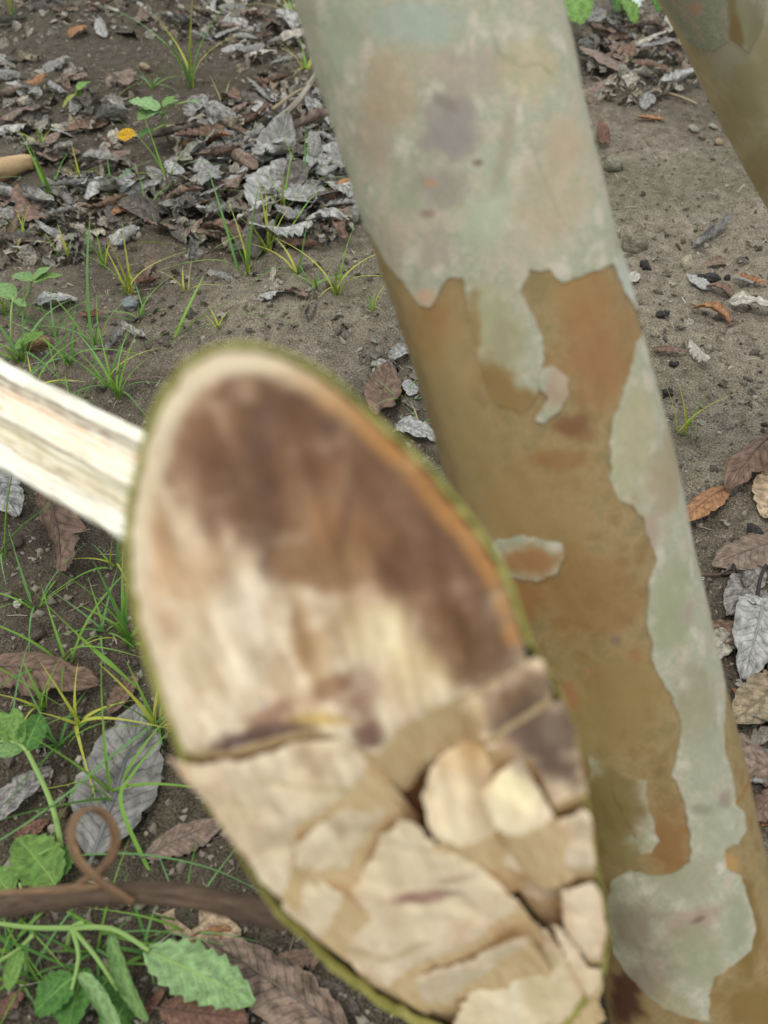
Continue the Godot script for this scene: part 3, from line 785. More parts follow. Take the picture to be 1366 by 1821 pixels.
func make_stump() -> void:
	var base: Vector3 = Vector3(0.095,0,-0.24)
	var axis: Vector3 = Vector3(0.2192,-0.955,-0.1998)
	var root := thing("tree_stump", "freshly sawn green-barked stump with dark stained heartwood and splintered lower half", "stump", base)
	# bark: a rolled lip round the cut, then the side of the stem down to the ground
	var rim: Array = [Vector3(-0.0041,0.0984,0),Vector3(-0.0127,0.0972,0),Vector3(-0.0197,0.0934,0),Vector3(-0.028,0.0858,0),Vector3(-0.038,0.0716,0),Vector3(-0.0462,0.0575,0),Vector3(-0.0512,0.0431,0),Vector3(-0.0543,0.0292,0),Vector3(-0.0569,0.0112,0),Vector3(-0.0587,-0.0138,0),Vector3(-0.0587,-0.032,-0.001),Vector3(-0.0583,-0.0558,-0.005),Vector3(-0.0582,-0.0813,-0.008),Vector3(-0.0567,-0.1026,-0.011),Vector3(-0.0533,-0.1202,-0.014),Vector3(-0.0502,-0.1414,-0.017),Vector3(-0.0439,-0.162,-0.02),Vector3(-0.0359,-0.1833,-0.023),Vector3(-0.0267,-0.2037,-0.027),Vector3(-0.009,-0.2214,-0.029),Vector3(0.0095,-0.225,-0.029),Vector3(0.0272,-0.2156,-0.026),Vector3(0.042,-0.1912,-0.022),Vector3(0.0495,-0.1693,-0.018),Vector3(0.0539,-0.1463,-0.016),Vector3(0.0543,-0.1202,-0.012),Vector3(0.0547,-0.0933,-0.008),Vector3(0.0554,-0.0733,-0.006),Vector3(0.0548,-0.06,-0.005),Vector3(0.0558,-0.0409,-0.004),Vector3(0.0546,-0.0267,-0.003),Vector3(0.051,-0.0125,-0.002),Vector3(0.0488,0.0014,0),Vector3(0.047,0.021,0),Vector3(0.0434,0.0341,0),Vector3(0.0396,0.044,0),Vector3(0.034,0.0571,0),Vector3(0.0279,0.0676,0),Vector3(0.0221,0.0771,0),Vector3(0.0164,0.0858,0),Vector3(0.01,0.0917,0),Vector3(0.0033,0.0962,0)]
	var ring: Array = []
	for i in rim.size():
		var a: Vector3 = rim[(i + rim.size() - 1) % rim.size()]
		var b: Vector3 = rim[i]
		var c: Vector3 = rim[(i + 1) % rim.size()]
		var d: Vector3 = rim[(i + 2) % rim.size()]
		for k in 4:
			ring.append(b.cubic_interpolate(c, a, d, k / 4.0))
	# the face of the cut: cream wood with dark stained heart
	var w := 384
	var h := 800
	var buf := mottled(w, h, [c8(200, 168, 136), c8(216, 188, 156), c8(228, 206, 176), c8(210, 180, 146)], 401, 0.018, 0.13, Vector2(1.0, 0.3))
	var dk := c8(106, 79, 62)
	var md := c8(136, 101, 76)
	var lt := c8(150, 114, 84)
	stains(buf, w, h, FACE_LO, FACE_SIZE, [
		[-0.0133,-0.0792,0.0541,-0.0149,-0.016,-0.0608, c8(222, 204, 170), 0.75], [0.0104,-0.1843,0.0348,-0.0097,-0.0085,-0.0434, c8(218, 202, 168), 0.8],
		[-0.0433,0.0481,0.0044,-0.0005,-0.0087,-0.0328, c8(214, 172, 136), 0.7], [-0.0366,0.0532,0.0038,-0.0001,-0.0037,-0.0198, c8(198, 156, 116), 0.6], [-0.0358,0.039,0.0085,-0.0023,-0.0037,-0.01, c8(206, 166, 124), 0.5],
		[0.0041,0.0635,0.0223,-0.0247,-0.0164,-0.0168, md, 0.86], [0.0231,0.0372,0.0133,-0.0366,-0.0179,-0.0092, md, 0.86], [-0.0091,0.0717,0.0158,-0.0042,-0.0055,-0.016, md, 0.7], [0.0041,0.0389,0.0144,-0.0072,-0.0058,-0.0124, md, 0.7],
		[0.0055,0.0279,0.021,-0.0075,-0.0035,-0.0101, c8(168, 134, 104), 0.6], [0.0256,0.0095,0.0087,-0.0069,-0.0073,-0.0127, c8(150, 118, 92), 0.6], [-0.0197,0.0452,0.0089,0.0011,-0.0003,-0.0116, c8(178, 144, 114), 0.5], [0.0137,0.0183,0.0109,-0.0055,-0.0035,-0.0083, c8(190, 156, 122), 0.5],
		[-0.0063,0.08,0.0148,-0.0011,-0.0015,-0.0088, md, 0.75], [-0.0178,0.0756,0.0069,-0.0005,-0.0028,-0.0148, c8(140, 102, 76), 0.85], [0.0082,0.0769,0.0182,-0.0087,-0.0036,-0.0073, dk, 0.75], [0.0203,0.0654,0.0074,-0.0124,-0.0076,-0.0054, dk, 0.65],
		[0.0139,0.0578,0.0171,-0.0129,-0.0115,-0.0171, md, 0.75], [0.0276,0.0493,0.0067,-0.0176,-0.0071,-0.0035, dk, 0.7], [0.0203,0.0379,0.0154,-0.0173,-0.0119,-0.0136, md, 0.7], [0.0354,0.0296,0.0058,-0.0177,-0.0069,-0.0032, dk, 0.7],
		[0.0276,0.0183,0.0118,-0.0134,-0.0121,-0.0147, md, 0.7], [0.0402,0.0093,0.0042,-0.0199,-0.0073,-0.0024, dk, 0.7], [0.0335,-0.0042,0.0122,0.0021,0.0009,-0.0116, c8(112, 84, 62), 0.95], [0.0414,-0.0084,0.006,-0.0016,-0.0015,-0.0077, dk, 0.6], [0.0277,0.0051,0.0091,-0.0005,-0.001,-0.0133, c8(120, 88, 62), 0.75],
		[-0.0121,0.0631,0.0134,-0.0036,-0.0041,-0.012, dk, 0.6], [-0.0115,0.0515,0.0087,-0.0002,-0.002,-0.0146, dk, 0.65], [-0.0124,0.0398,0.0048,-0.0013,-0.0021,-0.0065, c8(104, 78, 64), 0.6], [-0.0182,0.0583,0.0068,-0.0018,-0.0032,-0.0092, md, 0.6],
		[0.0022,0.0478,0.009,-0.0044,-0.0072,-0.0151, lt, 0.75], [-0.0067,0.0383,0.007,-0.0019,-0.0021,-0.0066, c8(164, 126, 94), 0.6], [0.0119,0.0402,0.0084,-0.0022,-0.0022,-0.0081, c8(150, 108, 74), 0.6], [0.0067,0.0628,0.0067,-0.0018,-0.0027,-0.0089, c8(128, 88, 62), 0.6],
		[0.0041,0.0336,0.017,-0.0046,-0.0024,-0.0083, c8(152, 116, 84), 0.7], [0.0211,0.029,0.0085,-0.0023,-0.0021,-0.0084, c8(96, 68, 54), 0.5], [0.0241,0.0582,0.0039,-0.0042,-0.0071,-0.0078, c8(134, 100, 78), 0.5],
		[-0.0103,0.0192,0.004,-0.0004,-0.0027,-0.0147, c8(160, 122, 86), 0.75], [-0.0104,0.0057,0.0051,-0.0014,-0.0034,-0.0113, c8(186, 148, 104), 0.6],
		[-0.0266,0.0638,0.0043,0,-0.0015,-0.0108, c8(182, 146, 116), 0.5], [-0.0446,0.0285,0.0058,-0.0016,-0.0027,-0.0069, c8(184, 146, 112), 0.5], [-0.0488,0.0333,0.0021,-0.0002,-0.0033,-0.0123, c8(180, 138, 104), 0.6], [-0.027,0.042,0.0061,0.0008,-0.0003,-0.0083, c8(200, 168, 134), 0.6], [-0.0172,0.0248,0.0044,-0.0012,-0.0023,-0.0069, c8(202, 172, 138), 0.5], [0.0012,0.018,0.0073,-0.002,-0.0025,-0.0089, c8(196, 162, 122), 0.5], [-0.0374,0.0667,0.0009,-0.0004,-0.0071,-0.0129, c8(236, 218, 194), 0.8], [-0.0461,0.0488,0.001,-0.0003,-0.0059,-0.0146, c8(236, 218, 194), 0.8], [-0.0244,0.0848,0.001,-0.0008,-0.0069,-0.008, c8(232, 212, 184), 0.8], [0.0036,0.0475,0.0051,-0.0025,-0.0042,-0.0089, c8(158, 116, 82), 0.7], [-0.0025,0.0745,0.0052,-0.0014,-0.0023,-0.007, c8(120, 92, 76), 0.6], [0.0118,0.0503,0.0018,-0.0009,-0.0054,-0.0118, c8(98, 72, 58), 0.4], [0.0287,0.0357,0.0041,-0.0045,-0.0052,-0.0061, c8(132, 100, 78), 0.5], [0.0132,0.0703,0.0037,-0.0018,-0.0038,-0.0081, c8(100, 76, 64), 0.5], [-0.0262,0.0216,0.0097,-0.0026,-0.0043,-0.0125, c8(240, 222, 196), 0.8], [-0.0376,0.017,0.0104,-0.0028,-0.006,-0.0166, c8(230, 204, 170), 0.6], [0.0119,0.0113,0.0103,-0.0028,-0.0028,-0.0109, c8(234, 212, 168), 0.8], [0.0157,-0.0054,0.0106,-0.0029,-0.0028,-0.0116, c8(232, 206, 158), 0.7],
		[0.0238,0.0652,0.0028,-0.0043,-0.0014,-0.001, c8(74, 52, 44), 0.8], [0.0202,0.0802,0.0056,-0.0058,-0.0014,-0.0014, c8(78, 58, 48), 0.8], [0.0084,0.0865,0.009,-0.0017,-0.0003,-0.0013, c8(80, 60, 48), 0.8], [0.0334,0.0494,0.0036,-0.0085,-0.0018,-0.001, c8(76, 54, 46), 0.8],
		[-0.0279,-0.0081,0.0098,0.0036,0.0005,-0.0042, c8(146, 108, 84), 0.7], [-0.0387,-0.0148,0.01,-0.0004,-0.0007,-0.0037, c8(92, 68, 62), 0.97], [-0.0449,-0.0178,0.0079,-0.0022,-0.0012,-0.0033, c8(100, 76, 66), 0.9], [-0.0267,-0.0148,0.0131,-0.0011,-0.0007,-0.0037, c8(110, 82, 72), 0.85],
		[-0.0084,-0.004,0.009,0.0015,0,-0.0051, c8(150, 112, 84), 0.85], [-0.0016,-0.0089,0.0043,-0.0053,-0.0062,-0.0075, c8(140, 106, 86), 0.8], [-0.0138,-0.014,0.0087,-0.0024,-0.0008,-0.0028, c8(196, 162, 98), 0.85], [-0.003,-0.0235,0.0047,-0.0013,-0.0017,-0.0062, c8(116, 86, 72), 0.9],
		[-0.0285,-0.0047,0.0022,-0.0006,-0.0006,-0.0019, c8(206, 190, 180), 0.7], [-0.0413,-0.0174,0.0016,-0.0004,-0.0006,-0.0016, c8(200, 184, 172), 0.6], [-0.0047,-0.0144,0.0016,-0.0004,-0.0004,-0.0016, c8(214, 200, 180), 0.6],
		[-0.055,-0.0216,0.0032,0.0005,-0.0005,-0.0064, c8(176, 140, 108), 0.6], [-0.0572,-0.0044,0.0037,-0.001,-0.0038,-0.0099, c8(224, 202, 168), 0.5],
		[0.0405,-0.0214,0.0165,0.0068,0.0027,-0.0118, c8(140, 112, 88), 0.97], [0.0462,-0.0402,0.0143,-0.0039,-0.0042,-0.0243, c8(112, 92, 78), 0.97], [0.0522,-0.0341,0.0063,-0.0017,-0.0021,-0.0127, c8(138, 118, 100), 0.6], [0.0277,-0.0242,0.0047,-0.0013,-0.0017,-0.0082, c8(206, 176, 132), 0.8], [0.0262,-0.0472,0.0065,-0.0018,-0.0014,-0.0067, c8(196, 154, 104), 0.5], [0.0348,-0.0427,0.0048,-0.0013,-0.0008,-0.0043, c8(176, 136, 96), 0.6],
		[0.022,-0.0507,0.0098,-0.0027,-0.0019,-0.009, c8(200, 164, 116), 0.6], [-0.0243,-0.0404,0.0181,-0.0099,-0.0007,-0.0017, c8(176, 148, 106), 0.5],
		[-0.0088,-0.1082,0.0138,-0.0002,-0.0004,-0.0037, c8(146, 112, 98), 0.9], [0.005,-0.1004,0.0078,0.0017,0.0001,-0.0022, c8(166, 134, 112), 0.6], [0.0158,-0.0859,0.0144,-0.004,-0.0011,-0.0051, c8(188, 156, 112), 0.6],
		[-0.0382,-0.1339,0.0143,-0.0141,-0.0015,-0.0026, c8(176, 152, 112), 0.5], [-0.0205,-0.1388,0.0124,0.0061,0.0003,-0.0023, c8(184, 162, 122), 0.6], [0.0129,-0.1862,0.0013,-0.0004,-0.0061,-0.0322, c8(220, 210, 182), 0.8], [0.0238,-0.1821,0.0085,-0.0024,-0.0037,-0.0208, c8(196, 176, 132), 0.5],
		[0.047,-0.0859,0.0064,0.0049,0.0012,-0.0031, c8(206, 170, 134), 0.5], [0.0343,-0.0588,0.0074,-0.0093,-0.0049,-0.0071, c8(240, 222, 176), 0.8]], 0.55, 0.30)
	# the grain of the wood runs through it all
	var g1 := noise_bytes(w, h, 431, 0.03, 4, Vector2(1.6, 0.22))
	var g2 := noise_bytes(w, h, 433, 0.05, 4, Vector2(1.0, 0.5))
	for i in w * h:
		var much := smoothstep(-0.12, -0.04, FACE_LO.y + float(i / w) / h * FACE_SIZE.y) * 0.75 + 0.25
		var k := 1.0 + much * (0.30 * (g1[i] / 255.0 - 0.5) + 0.22 * (g2[i] / 255.0 - 0.5))
		buf[i * 3] *= lerpf(1.0, k, 0.85)
		buf[i * 3 + 1] *= k
		buf[i * 3 + 2] *= lerpf(1.0, k, 1.15)
	var ring_stains: Array = []
	for i in range(0, ring.size(), 2):
		var p: Vector3 = ring[i]
		if p.z < -0.0004 or p.y < -0.03:
			continue
		var inn := (Vector2(0.0, clampf(p.y, -0.14, 0.05)) - Vector2(p.x, p.y)).normalized()
		var c := Vector2(p.x, p.y) + inn * 0.0046
		var warm := smoothstep(0.0, 0.03, p.x)
		ring_stains.append([c.x, c.y, inn.x * 0.0034, inn.y * 0.0034, -inn.y * 0.006, inn.x * 0.006, c8(232, 212, 180).lerp(c8(188, 134, 80), warm), 0.75])
	stains(buf, w, h, FACE_LO, FACE_SIZE, ring_stains, 0.35, 0.3)
	M.face = mat(Color.WHITE, 0.8)
	M.face.albedo_texture = finish(buf, w, h)

	var centre: Vector3 = Vector3(-0.0076,0.4469,-0.1465)
	var n := ring.size()
	var verts := PackedVector3Array()
	var uvs := PackedVector2Array()
	var offs := [[0.0034, -0.0035, 0.0], [0.0022, -0.0002, 0.0], [0.0010, 0.0008, 0.0], [0.0004, 0.0, 0.0], [0.0, -0.0004, 0.002], [0.0, 0.0, 0.006], [0.0, 0.0, 0.014], [0.0, 0.0, 0.03], [0.0, 0.0, 0.055], [0.0, 0.0, 0.09], [0.0, 0.0, 0.14], [0.0, 0.0, 0.2], [0.0, 0.0, 0.28], [0.0, 0.0, 0.38], [0.0, 0.0, 0.5]]
	var run := 0.0
	for r in offs.size():
		run = 0.0
		for i in n + 1:
			var p: Vector3 = ring[i % n]
			if i > 0:
				var q: Vector3 = ring[(i - 1) % n]
				run += Vector2(p.x, p.y).distance_to(Vector2(q.x, q.y))
			var inn := (Vector2(0.0, clampf(p.y, -0.14, 0.05)) - Vector2(p.x, p.y)).normalized()
			var torn := 0.40 if p.z < -0.0008 else 1.0
			torn *= 1.0 + 0.9 * noise_fine.get_noise_2d(p.x * 9000.0, p.y * 9000.0)
			var s := Vector2(p.x, p.y) + inn * float(offs[r][0]) * torn
			var w3 := face_point(s.x, s.y, p.z + float(offs[r][1]) + (0.0012 * noise_fine.get_noise_2d(p.x * 16000.0, p.y * 16000.0 + 90.0) if p.z < -0.0008 else 0.0))
			var d: float = offs[r][2]
			if d > 0.0:
				var t := (w3 - centre).dot(axis)
				var rad := w3 - centre - axis * t
				var k := smoothstep(0.0, 0.30, d)
				rad = rad.lerp(rad.normalized() * 0.040, k) * (1.0 + 0.03 * noise_mid.get_noise_2d(i * 40.0, d * 4000.0) * smoothstep(0.0, 0.03, d))
				w3 = centre + axis * lerpf(t + d, 0.52, smoothstep(0.06, 0.5, d)) + rad
			verts.append(w3)
			uvs.append(Vector2(float(i) / n * 6.0, d * 12.0 + float(offs[r][0]) * 20.0))
	part("bark", surface(verts, uvs, grid_index(n, offs.size() - 1)), M.green_bark, root, -base)
	# what lies deep in the cracks between the pieces
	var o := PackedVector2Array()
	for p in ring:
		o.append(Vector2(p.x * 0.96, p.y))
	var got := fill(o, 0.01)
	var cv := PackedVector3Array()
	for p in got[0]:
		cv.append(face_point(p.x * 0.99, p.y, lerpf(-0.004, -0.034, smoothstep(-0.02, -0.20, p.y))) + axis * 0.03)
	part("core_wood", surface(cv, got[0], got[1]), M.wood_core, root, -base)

	wood_piece("sawn_face", root, pv([-0.0041,0.0963,-0.0127,0.0952,-0.0186,0.0917,-0.0264,0.0846,-0.036,0.0711,-0.044,0.0569,-0.0489,0.0425,-0.052,0.0289,-0.0546,0.0112,-0.0564,-0.0094,-0.0561,-0.0152,-0.045,-0.0182,-0.0325,-0.0168,-0.0189,-0.017,-0.0118,-0.0215,-0.007,-0.0286,-0.0022,-0.0312,0.0015,-0.0287,0.005,-0.0243,0.0149,-0.0201,0.0262,-0.0169,0.0464,-0.0097,0.0464,0.002,0.0446,0.0213,0.0409,0.0338,0.0371,0.0431,0.0316,0.0562,0.0255,0.0671,0.0197,0.076,0.0139,0.0845,0.0078,0.09,0.002,0.0944]), 0.0, Vector2.ZERO, 0.055, 1.0, 0.0006, 0.0005)
	wood_piece("wood_splinter", root, pv([0.0263,-0.019,0.0486,-0.0091,0.0509,-0.0105,0.0515,-0.0179,0.0501,-0.0242,0.0282,-0.0364,0.0276,-0.029,0.0245,-0.0227]), -0.001, Vector2(0.05, 0.0), 0.05, 2.0)
	wood_piece("wood_splinter", root, pv([0.028,-0.0401,0.0493,-0.0282,0.0547,-0.0263,0.0557,-0.0384,0.0553,-0.0516,0.0554,-0.0641,0.0443,-0.0691,0.041,-0.0491,0.034,-0.0444]), -0.003, Vector2(0.04, 0.03), 0.05, 3.0)
	wood_piece("wood_splinter", root, pv([0.004,-0.061,0.0099,-0.0515,0.0197,-0.0458,0.0278,-0.0466,0.0311,-0.0551,0.0251,-0.0668,0.0244,-0.0794,0.0145,-0.0819,0.0044,-0.0752]), -0.010, Vector2(-0.1, -0.25), 0.05, 4.0)
	wood_piece("wood_splinter", root, pv([0.0225,-0.0571,0.0382,-0.045,0.0438,-0.0688,0.031,-0.0747,0.0247,-0.0705]), -0.0005, Vector2(0.2, -0.15), 0.05, 5.0, 0.0008, 0.0006)
	wood_piece("wood_splinter", root, pv([-0.0617,-0.0137,-0.0531,-0.0201,-0.0405,-0.0222,-0.0246,-0.0203,-0.0095,-0.023,-0.0061,-0.0302,-0.0069,-0.0373,-0.0138,-0.0457,-0.0249,-0.0512,-0.0356,-0.0554,-0.0376,-0.063,-0.0433,-0.0765,-0.0504,-0.0881,-0.054,-0.0749,-0.0557,-0.0535,-0.0573,-0.0334]), -0.001, Vector2(-0.07, 0.09), 0.05, 6.0)
	wood_piece("wood_splinter", root, pv([-0.026,-0.0557,-0.0148,-0.0501,-0.0077,-0.0415,-0.0029,-0.0558,-0.0078,-0.065,-0.0161,-0.0731,-0.027,-0.0843,-0.0349,-0.0772,-0.0398,-0.0692,-0.037,-0.0601]), -0.0065, Vector2(-0.42, 0.22), 0.05, 7.0)
	wood_piece("wood_splinter", root, pv([-0.0417,-0.0732,-0.0362,-0.0824,-0.03,-0.0919,-0.0337,-0.1001,-0.0464,-0.12,-0.0546,-0.0996,-0.0532,-0.0941,-0.0447,-0.0848]), -0.008, Vector2(0.18, 0.10), 0.04, 8.0)
	wood_piece("wood_splinter", root, pv([-0.0042,-0.066,-0.0005,-0.0685,0.0033,-0.0804,0.0127,-0.0891,0.0184,-0.1015,0.0245,-0.1155,0.0243,-0.1226,0.0089,-0.1341,0.0068,-0.138,-0.0232,-0.1531,-0.0329,-0.1623,-0.0408,-0.1509,-0.0486,-0.1296,-0.045,-0.123,-0.0415,-0.1159,-0.0312,-0.1002,-0.0198,-0.0868,-0.013,-0.0743]), -0.013, Vector2(0.08, 0.09), 0.05, 9.0, 0.0012)
	wood_piece("wood_splinter", root, pv([0.014,-0.0832,0.03,-0.0828,0.0428,-0.0778,0.0525,-0.0717,0.0552,-0.0749,0.0543,-0.0932,0.0535,-0.1065,0.0418,-0.1061,0.0345,-0.1097,0.0257,-0.1084,0.0195,-0.095]), -0.009, Vector2(0.22, 0.20), 0.05, 10.0)
	wood_piece("wood_splinter", root, pv([0.0399,-0.1198,0.052,-0.115,0.0536,-0.1241,0.053,-0.142,0.0488,-0.1605,0.0442,-0.1606,0.04,-0.1478,0.0381,-0.1382]), -0.013, Vector2(0.1, 0.05), 0.04, 11.0)
	wood_piece("wood_splinter", root, pv([-0.0254,-0.1629,0.006,-0.1468,0.0243,-0.1316,0.0256,-0.1394,0.0175,-0.1499,0.0041,-0.1663,-0.0085,-0.1821,-0.0151,-0.1976,-0.0248,-0.1896,-0.0341,-0.176,-0.0414,-0.1626,-0.0344,-0.1597]), -0.020, Vector2(0.1, 0.30), 0.04, 12.0, 0.0015)
	wood_piece("wood_splinter", root, pv([0.0237,-0.1427,0.0323,-0.1585,0.04,-0.1867,0.0406,-0.1976,0.0275,-0.2134,0.0104,-0.2179,-0.0078,-0.2143,-0.0165,-0.2064,-0.0098,-0.1928,0.0036,-0.1748,0.0175,-0.1563]), -0.026, Vector2(0.05, 0.0), 0.04, 13.0, 0.0015)
	wood_piece("wood_splinter", root, pv([0.0334,-0.1434,0.0377,-0.1477,0.0435,-0.1696,0.0485,-0.1703,0.0444,-0.1836,0.0404,-0.1874,0.0362,-0.1669]), -0.018, Vector2(0.1, 0.0), 0.04, 14.0, 0.0011)
	wood_piece("wood_splinter", root, pv([0.0245,-0.1224,0.0333,-0.1231,0.0414,-0.12,0.0398,-0.1297,0.0383,-0.1416,0.0329,-0.1413,0.0256,-0.1294]), -0.024, Vector2(-0.1, 0.2), 0.04, 15.0, 0.0011)
	landmarks.append(["the sawn stump", Vector2(base.x, base.z)])

# ---------------------------------------------------------------- split stick and twig
func make_split_stick() -> void:
	var ends: Array = [Vector3(-0.0838,0.4128,-0.2505),Vector3(-0.1893,0.3808,-0.3476),Vector3(-1.141,0.0189,-1.2811)]
	var right: Vector3 = ends[0]
	var left: Vector3 = ends[2]
	left.y = 0.03
	var along := (left - right).normalized()
	var eye := Vector3(0, 0.65, 0)
	var nrm := (eye - (ends[1] as Vector3)).normalized()
	nrm = (nrm - along * nrm.dot(along)).normalized()
	var across := along.cross(nrm).normalized()
	if across.y > 0.0:
		across = -across
	var length := right.distance_to(left)
	var base := Vector3(left.x, 0.0, left.z)
	var root := thing("split_log", "pale freshly split length of wood leaning in behind the sawn stump", "split wood", base)
	var w := 256
	var h := 1024
	var buf := mottled(w, h, [c8(226, 214, 184), c8(246, 239, 220), c8(252, 249, 238)], 501, 0.02, 0.04, Vector2(1.0, 0.06))
	var lines := [[0.17, 0.020, c8(166, 150, 136), 0.8], [0.22, 0.014, c8(126, 104, 92), 0.9], [0.27, 0.03, c8(222, 186, 152), 0.6], [0.34, 0.006, c8(170, 140, 104), 0.6], [0.45, 0.010, c8(200, 176, 132), 0.5], [0.53, 0.014, c8(150, 132, 104), 0.7], [0.60, 0.05, c8(212, 200, 166), 0.7], [0.70, 0.035, c8(186, 172, 140), 0.8], [0.76, 0.008, c8(120, 98, 72), 0.6]]
	for y in h:
		for x in w:
			var u := (x + 0.5) / w
			var v := (y + 0.5) / h * length
			var i := (y * w + x) * 3
			for l in lines:
				var c: float = l[0] + 0.018 * noise_mid.get_noise_2d(v * 2600.0, float(l[0]) * 900.0) + 0.006 * noise_fine.get_noise_2d(v * 9000.0, u * 900.0)
				var br := clampf(0.65 + 0.7 * noise_fine.get_noise_2d(v * 3000.0, float(l[0]) * 5000.0), 0.0, 1.0)
				var a: float = minf(float(l[3]) * 1.25, 0.95) * br * exp(-pow((u - c) / float(l[1]), 2.0))
				if a > 0.01:
					var col: Color = l[2]
					buf[i] = lerpf(buf[i], col.r, a)
					buf[i + 1] = lerpf(buf[i + 1], col.g, a)
					buf[i + 2] = lerpf(buf[i + 2], col.b, a)
	var m := mat(Color.WHITE, 0.8)
	m.albedo_texture = finish(buf, w, h)
	var prof := Curve.new()
	prof.min_value = -1.0
	prof.max_value = 1.0
	for q in [[0.0, -0.25], [0.02, 0.30], [0.15, 0.45], [0.20, 0.05], [0.24, -0.02], [0.45, 0.10], [0.50, 0.30], [0.56, 0.22], [0.62, -0.10], [0.74, -0.18], [0.78, 0.10], [0.97, -0.05], [1.0, -0.5]]:
		prof.add_point(Vector2(q[0], q[1]), 0, 0, Curve.TANGENT_LINEAR, Curve.TANGENT_LINEAR)
	var nu := 72
	var nv := 160
	var verts := PackedVector3Array()
	var uvs := PackedVector2Array()
	for j in nv + 1:
		var f := pow(float(j) / nv, 1.6)
		var d := f * length
		var half := lerpf(0.0225, 0.034, smoothstep(0.0, 0.35, f))
		for i in nu + 1:
			var u := float(i) / nu
			var edge := 1.0 + 0.05 * noise_mid.get_noise_2d(d * 2500.0, 0.0 if u < 0.5 else 500.0) + 0.02 * noise_fine.get_noise_2d(d * 5000.0, 0.0 if u < 0.5 else 800.0)
			var z := prof.sample(u) * 0.017 + 0.0016 * noise_fine.get_noise_2d(u * 1500.0, d * 500.0) + 0.0026 * noise_mid.get_noise_2d(u * 2000.0, d * 900.0)
			verts.append(right + along * d + across * (u * 2.0 - 1.0) * half * edge + nrm * z)
			uvs.append(Vector2(u, f))
	part("split_face", surface(verts, uvs, grid_index(nu, nv)), m, root, -base)
	# the round side underneath
	var bv := PackedVector3Array()
	var bu := PackedVector2Array()
	for j in nv + 1:
		for i in 17:
			var u := i / 16.0
			var e0 := verts[j * (nu + 1)]
			var e1 := verts[j * (nu + 1) + nu]
			var p := e0.lerp(e1, u) - nrm * sin(u * PI) * e0.distance_to(e1) * 0.35
			bv.append(p)
			bu.append(Vector2(u * 2.0, float(j) / nv * 8.0))
	part("bark", surface(bv, bu, grid_index(16, nv, true)), M.grey_stick, root, -base)
	# the torn end
	var ev := PackedVector3Array()
	var ei := PackedInt32Array()
	for i in 17:
		ev.append(bv[i])
		ev.append(verts[int(i / 16.0 * nu)])
		if i < 16:
			ei.append_array([i * 2, i * 2 + 1, i * 2 + 2, i * 2 + 1, i * 2 + 3, i * 2 + 2])
	var eu := PackedVector2Array()
	eu.resize(ev.size())
	part("torn_end", surface(ev, eu, ei), M.wood_wall, root, -base)

func strap(pts: Array, width: float, thick: float, wide: Vector3) -> ArrayMesh:
	var c := Curve3D.new()
	for i in pts.size():
		var t := Vector3.ZERO
		if i > 0 and i < pts.size() - 1:
			t = (pts[i + 1] - pts[i - 1]) / 6.0
		c.add_point(pts[i], -t, t)
	var total := c.get_baked_length()
	var steps := 60
	var verts := PackedVector3Array()
	var uvs := PackedVector2Array()
	var ring := [[-0.5, -0.3], [-0.4, -0.5], [0.4, -0.5], [0.5, -0.3], [0.5, 0.3], [0.4, 0.5], [-0.4, 0.5], [-0.5, 0.3], [-0.5, -0.3]]
	for k in steps + 1:
		var f := float(k) / steps
		var p := c.sample_baked(f * total, true)
		var d := (c.sample_baked(minf(f + 0.01, 1.0) * total, true) - c.sample_baked(maxf(f - 0.01, 0.0) * total, true)).normalized()
		var wd := (wide - d * wide.dot(d)).normalized()
		var nn := wd.cross(d)
		var taper := lerpf(1.0, 0.45, smoothstep(0.6, 1.0, f)) * (1.0 + 0.12 * noise_fine.get_noise_1d(f * 600.0))
		for q in ring:
			verts.append(p + wd * float(q[0]) * width * taper + nn * float(q[1]) * thick)
			uvs.append(Vector2(float(q[0]), f * 3.0))
	return surface(verts, uvs, grid_index(8, steps, true))

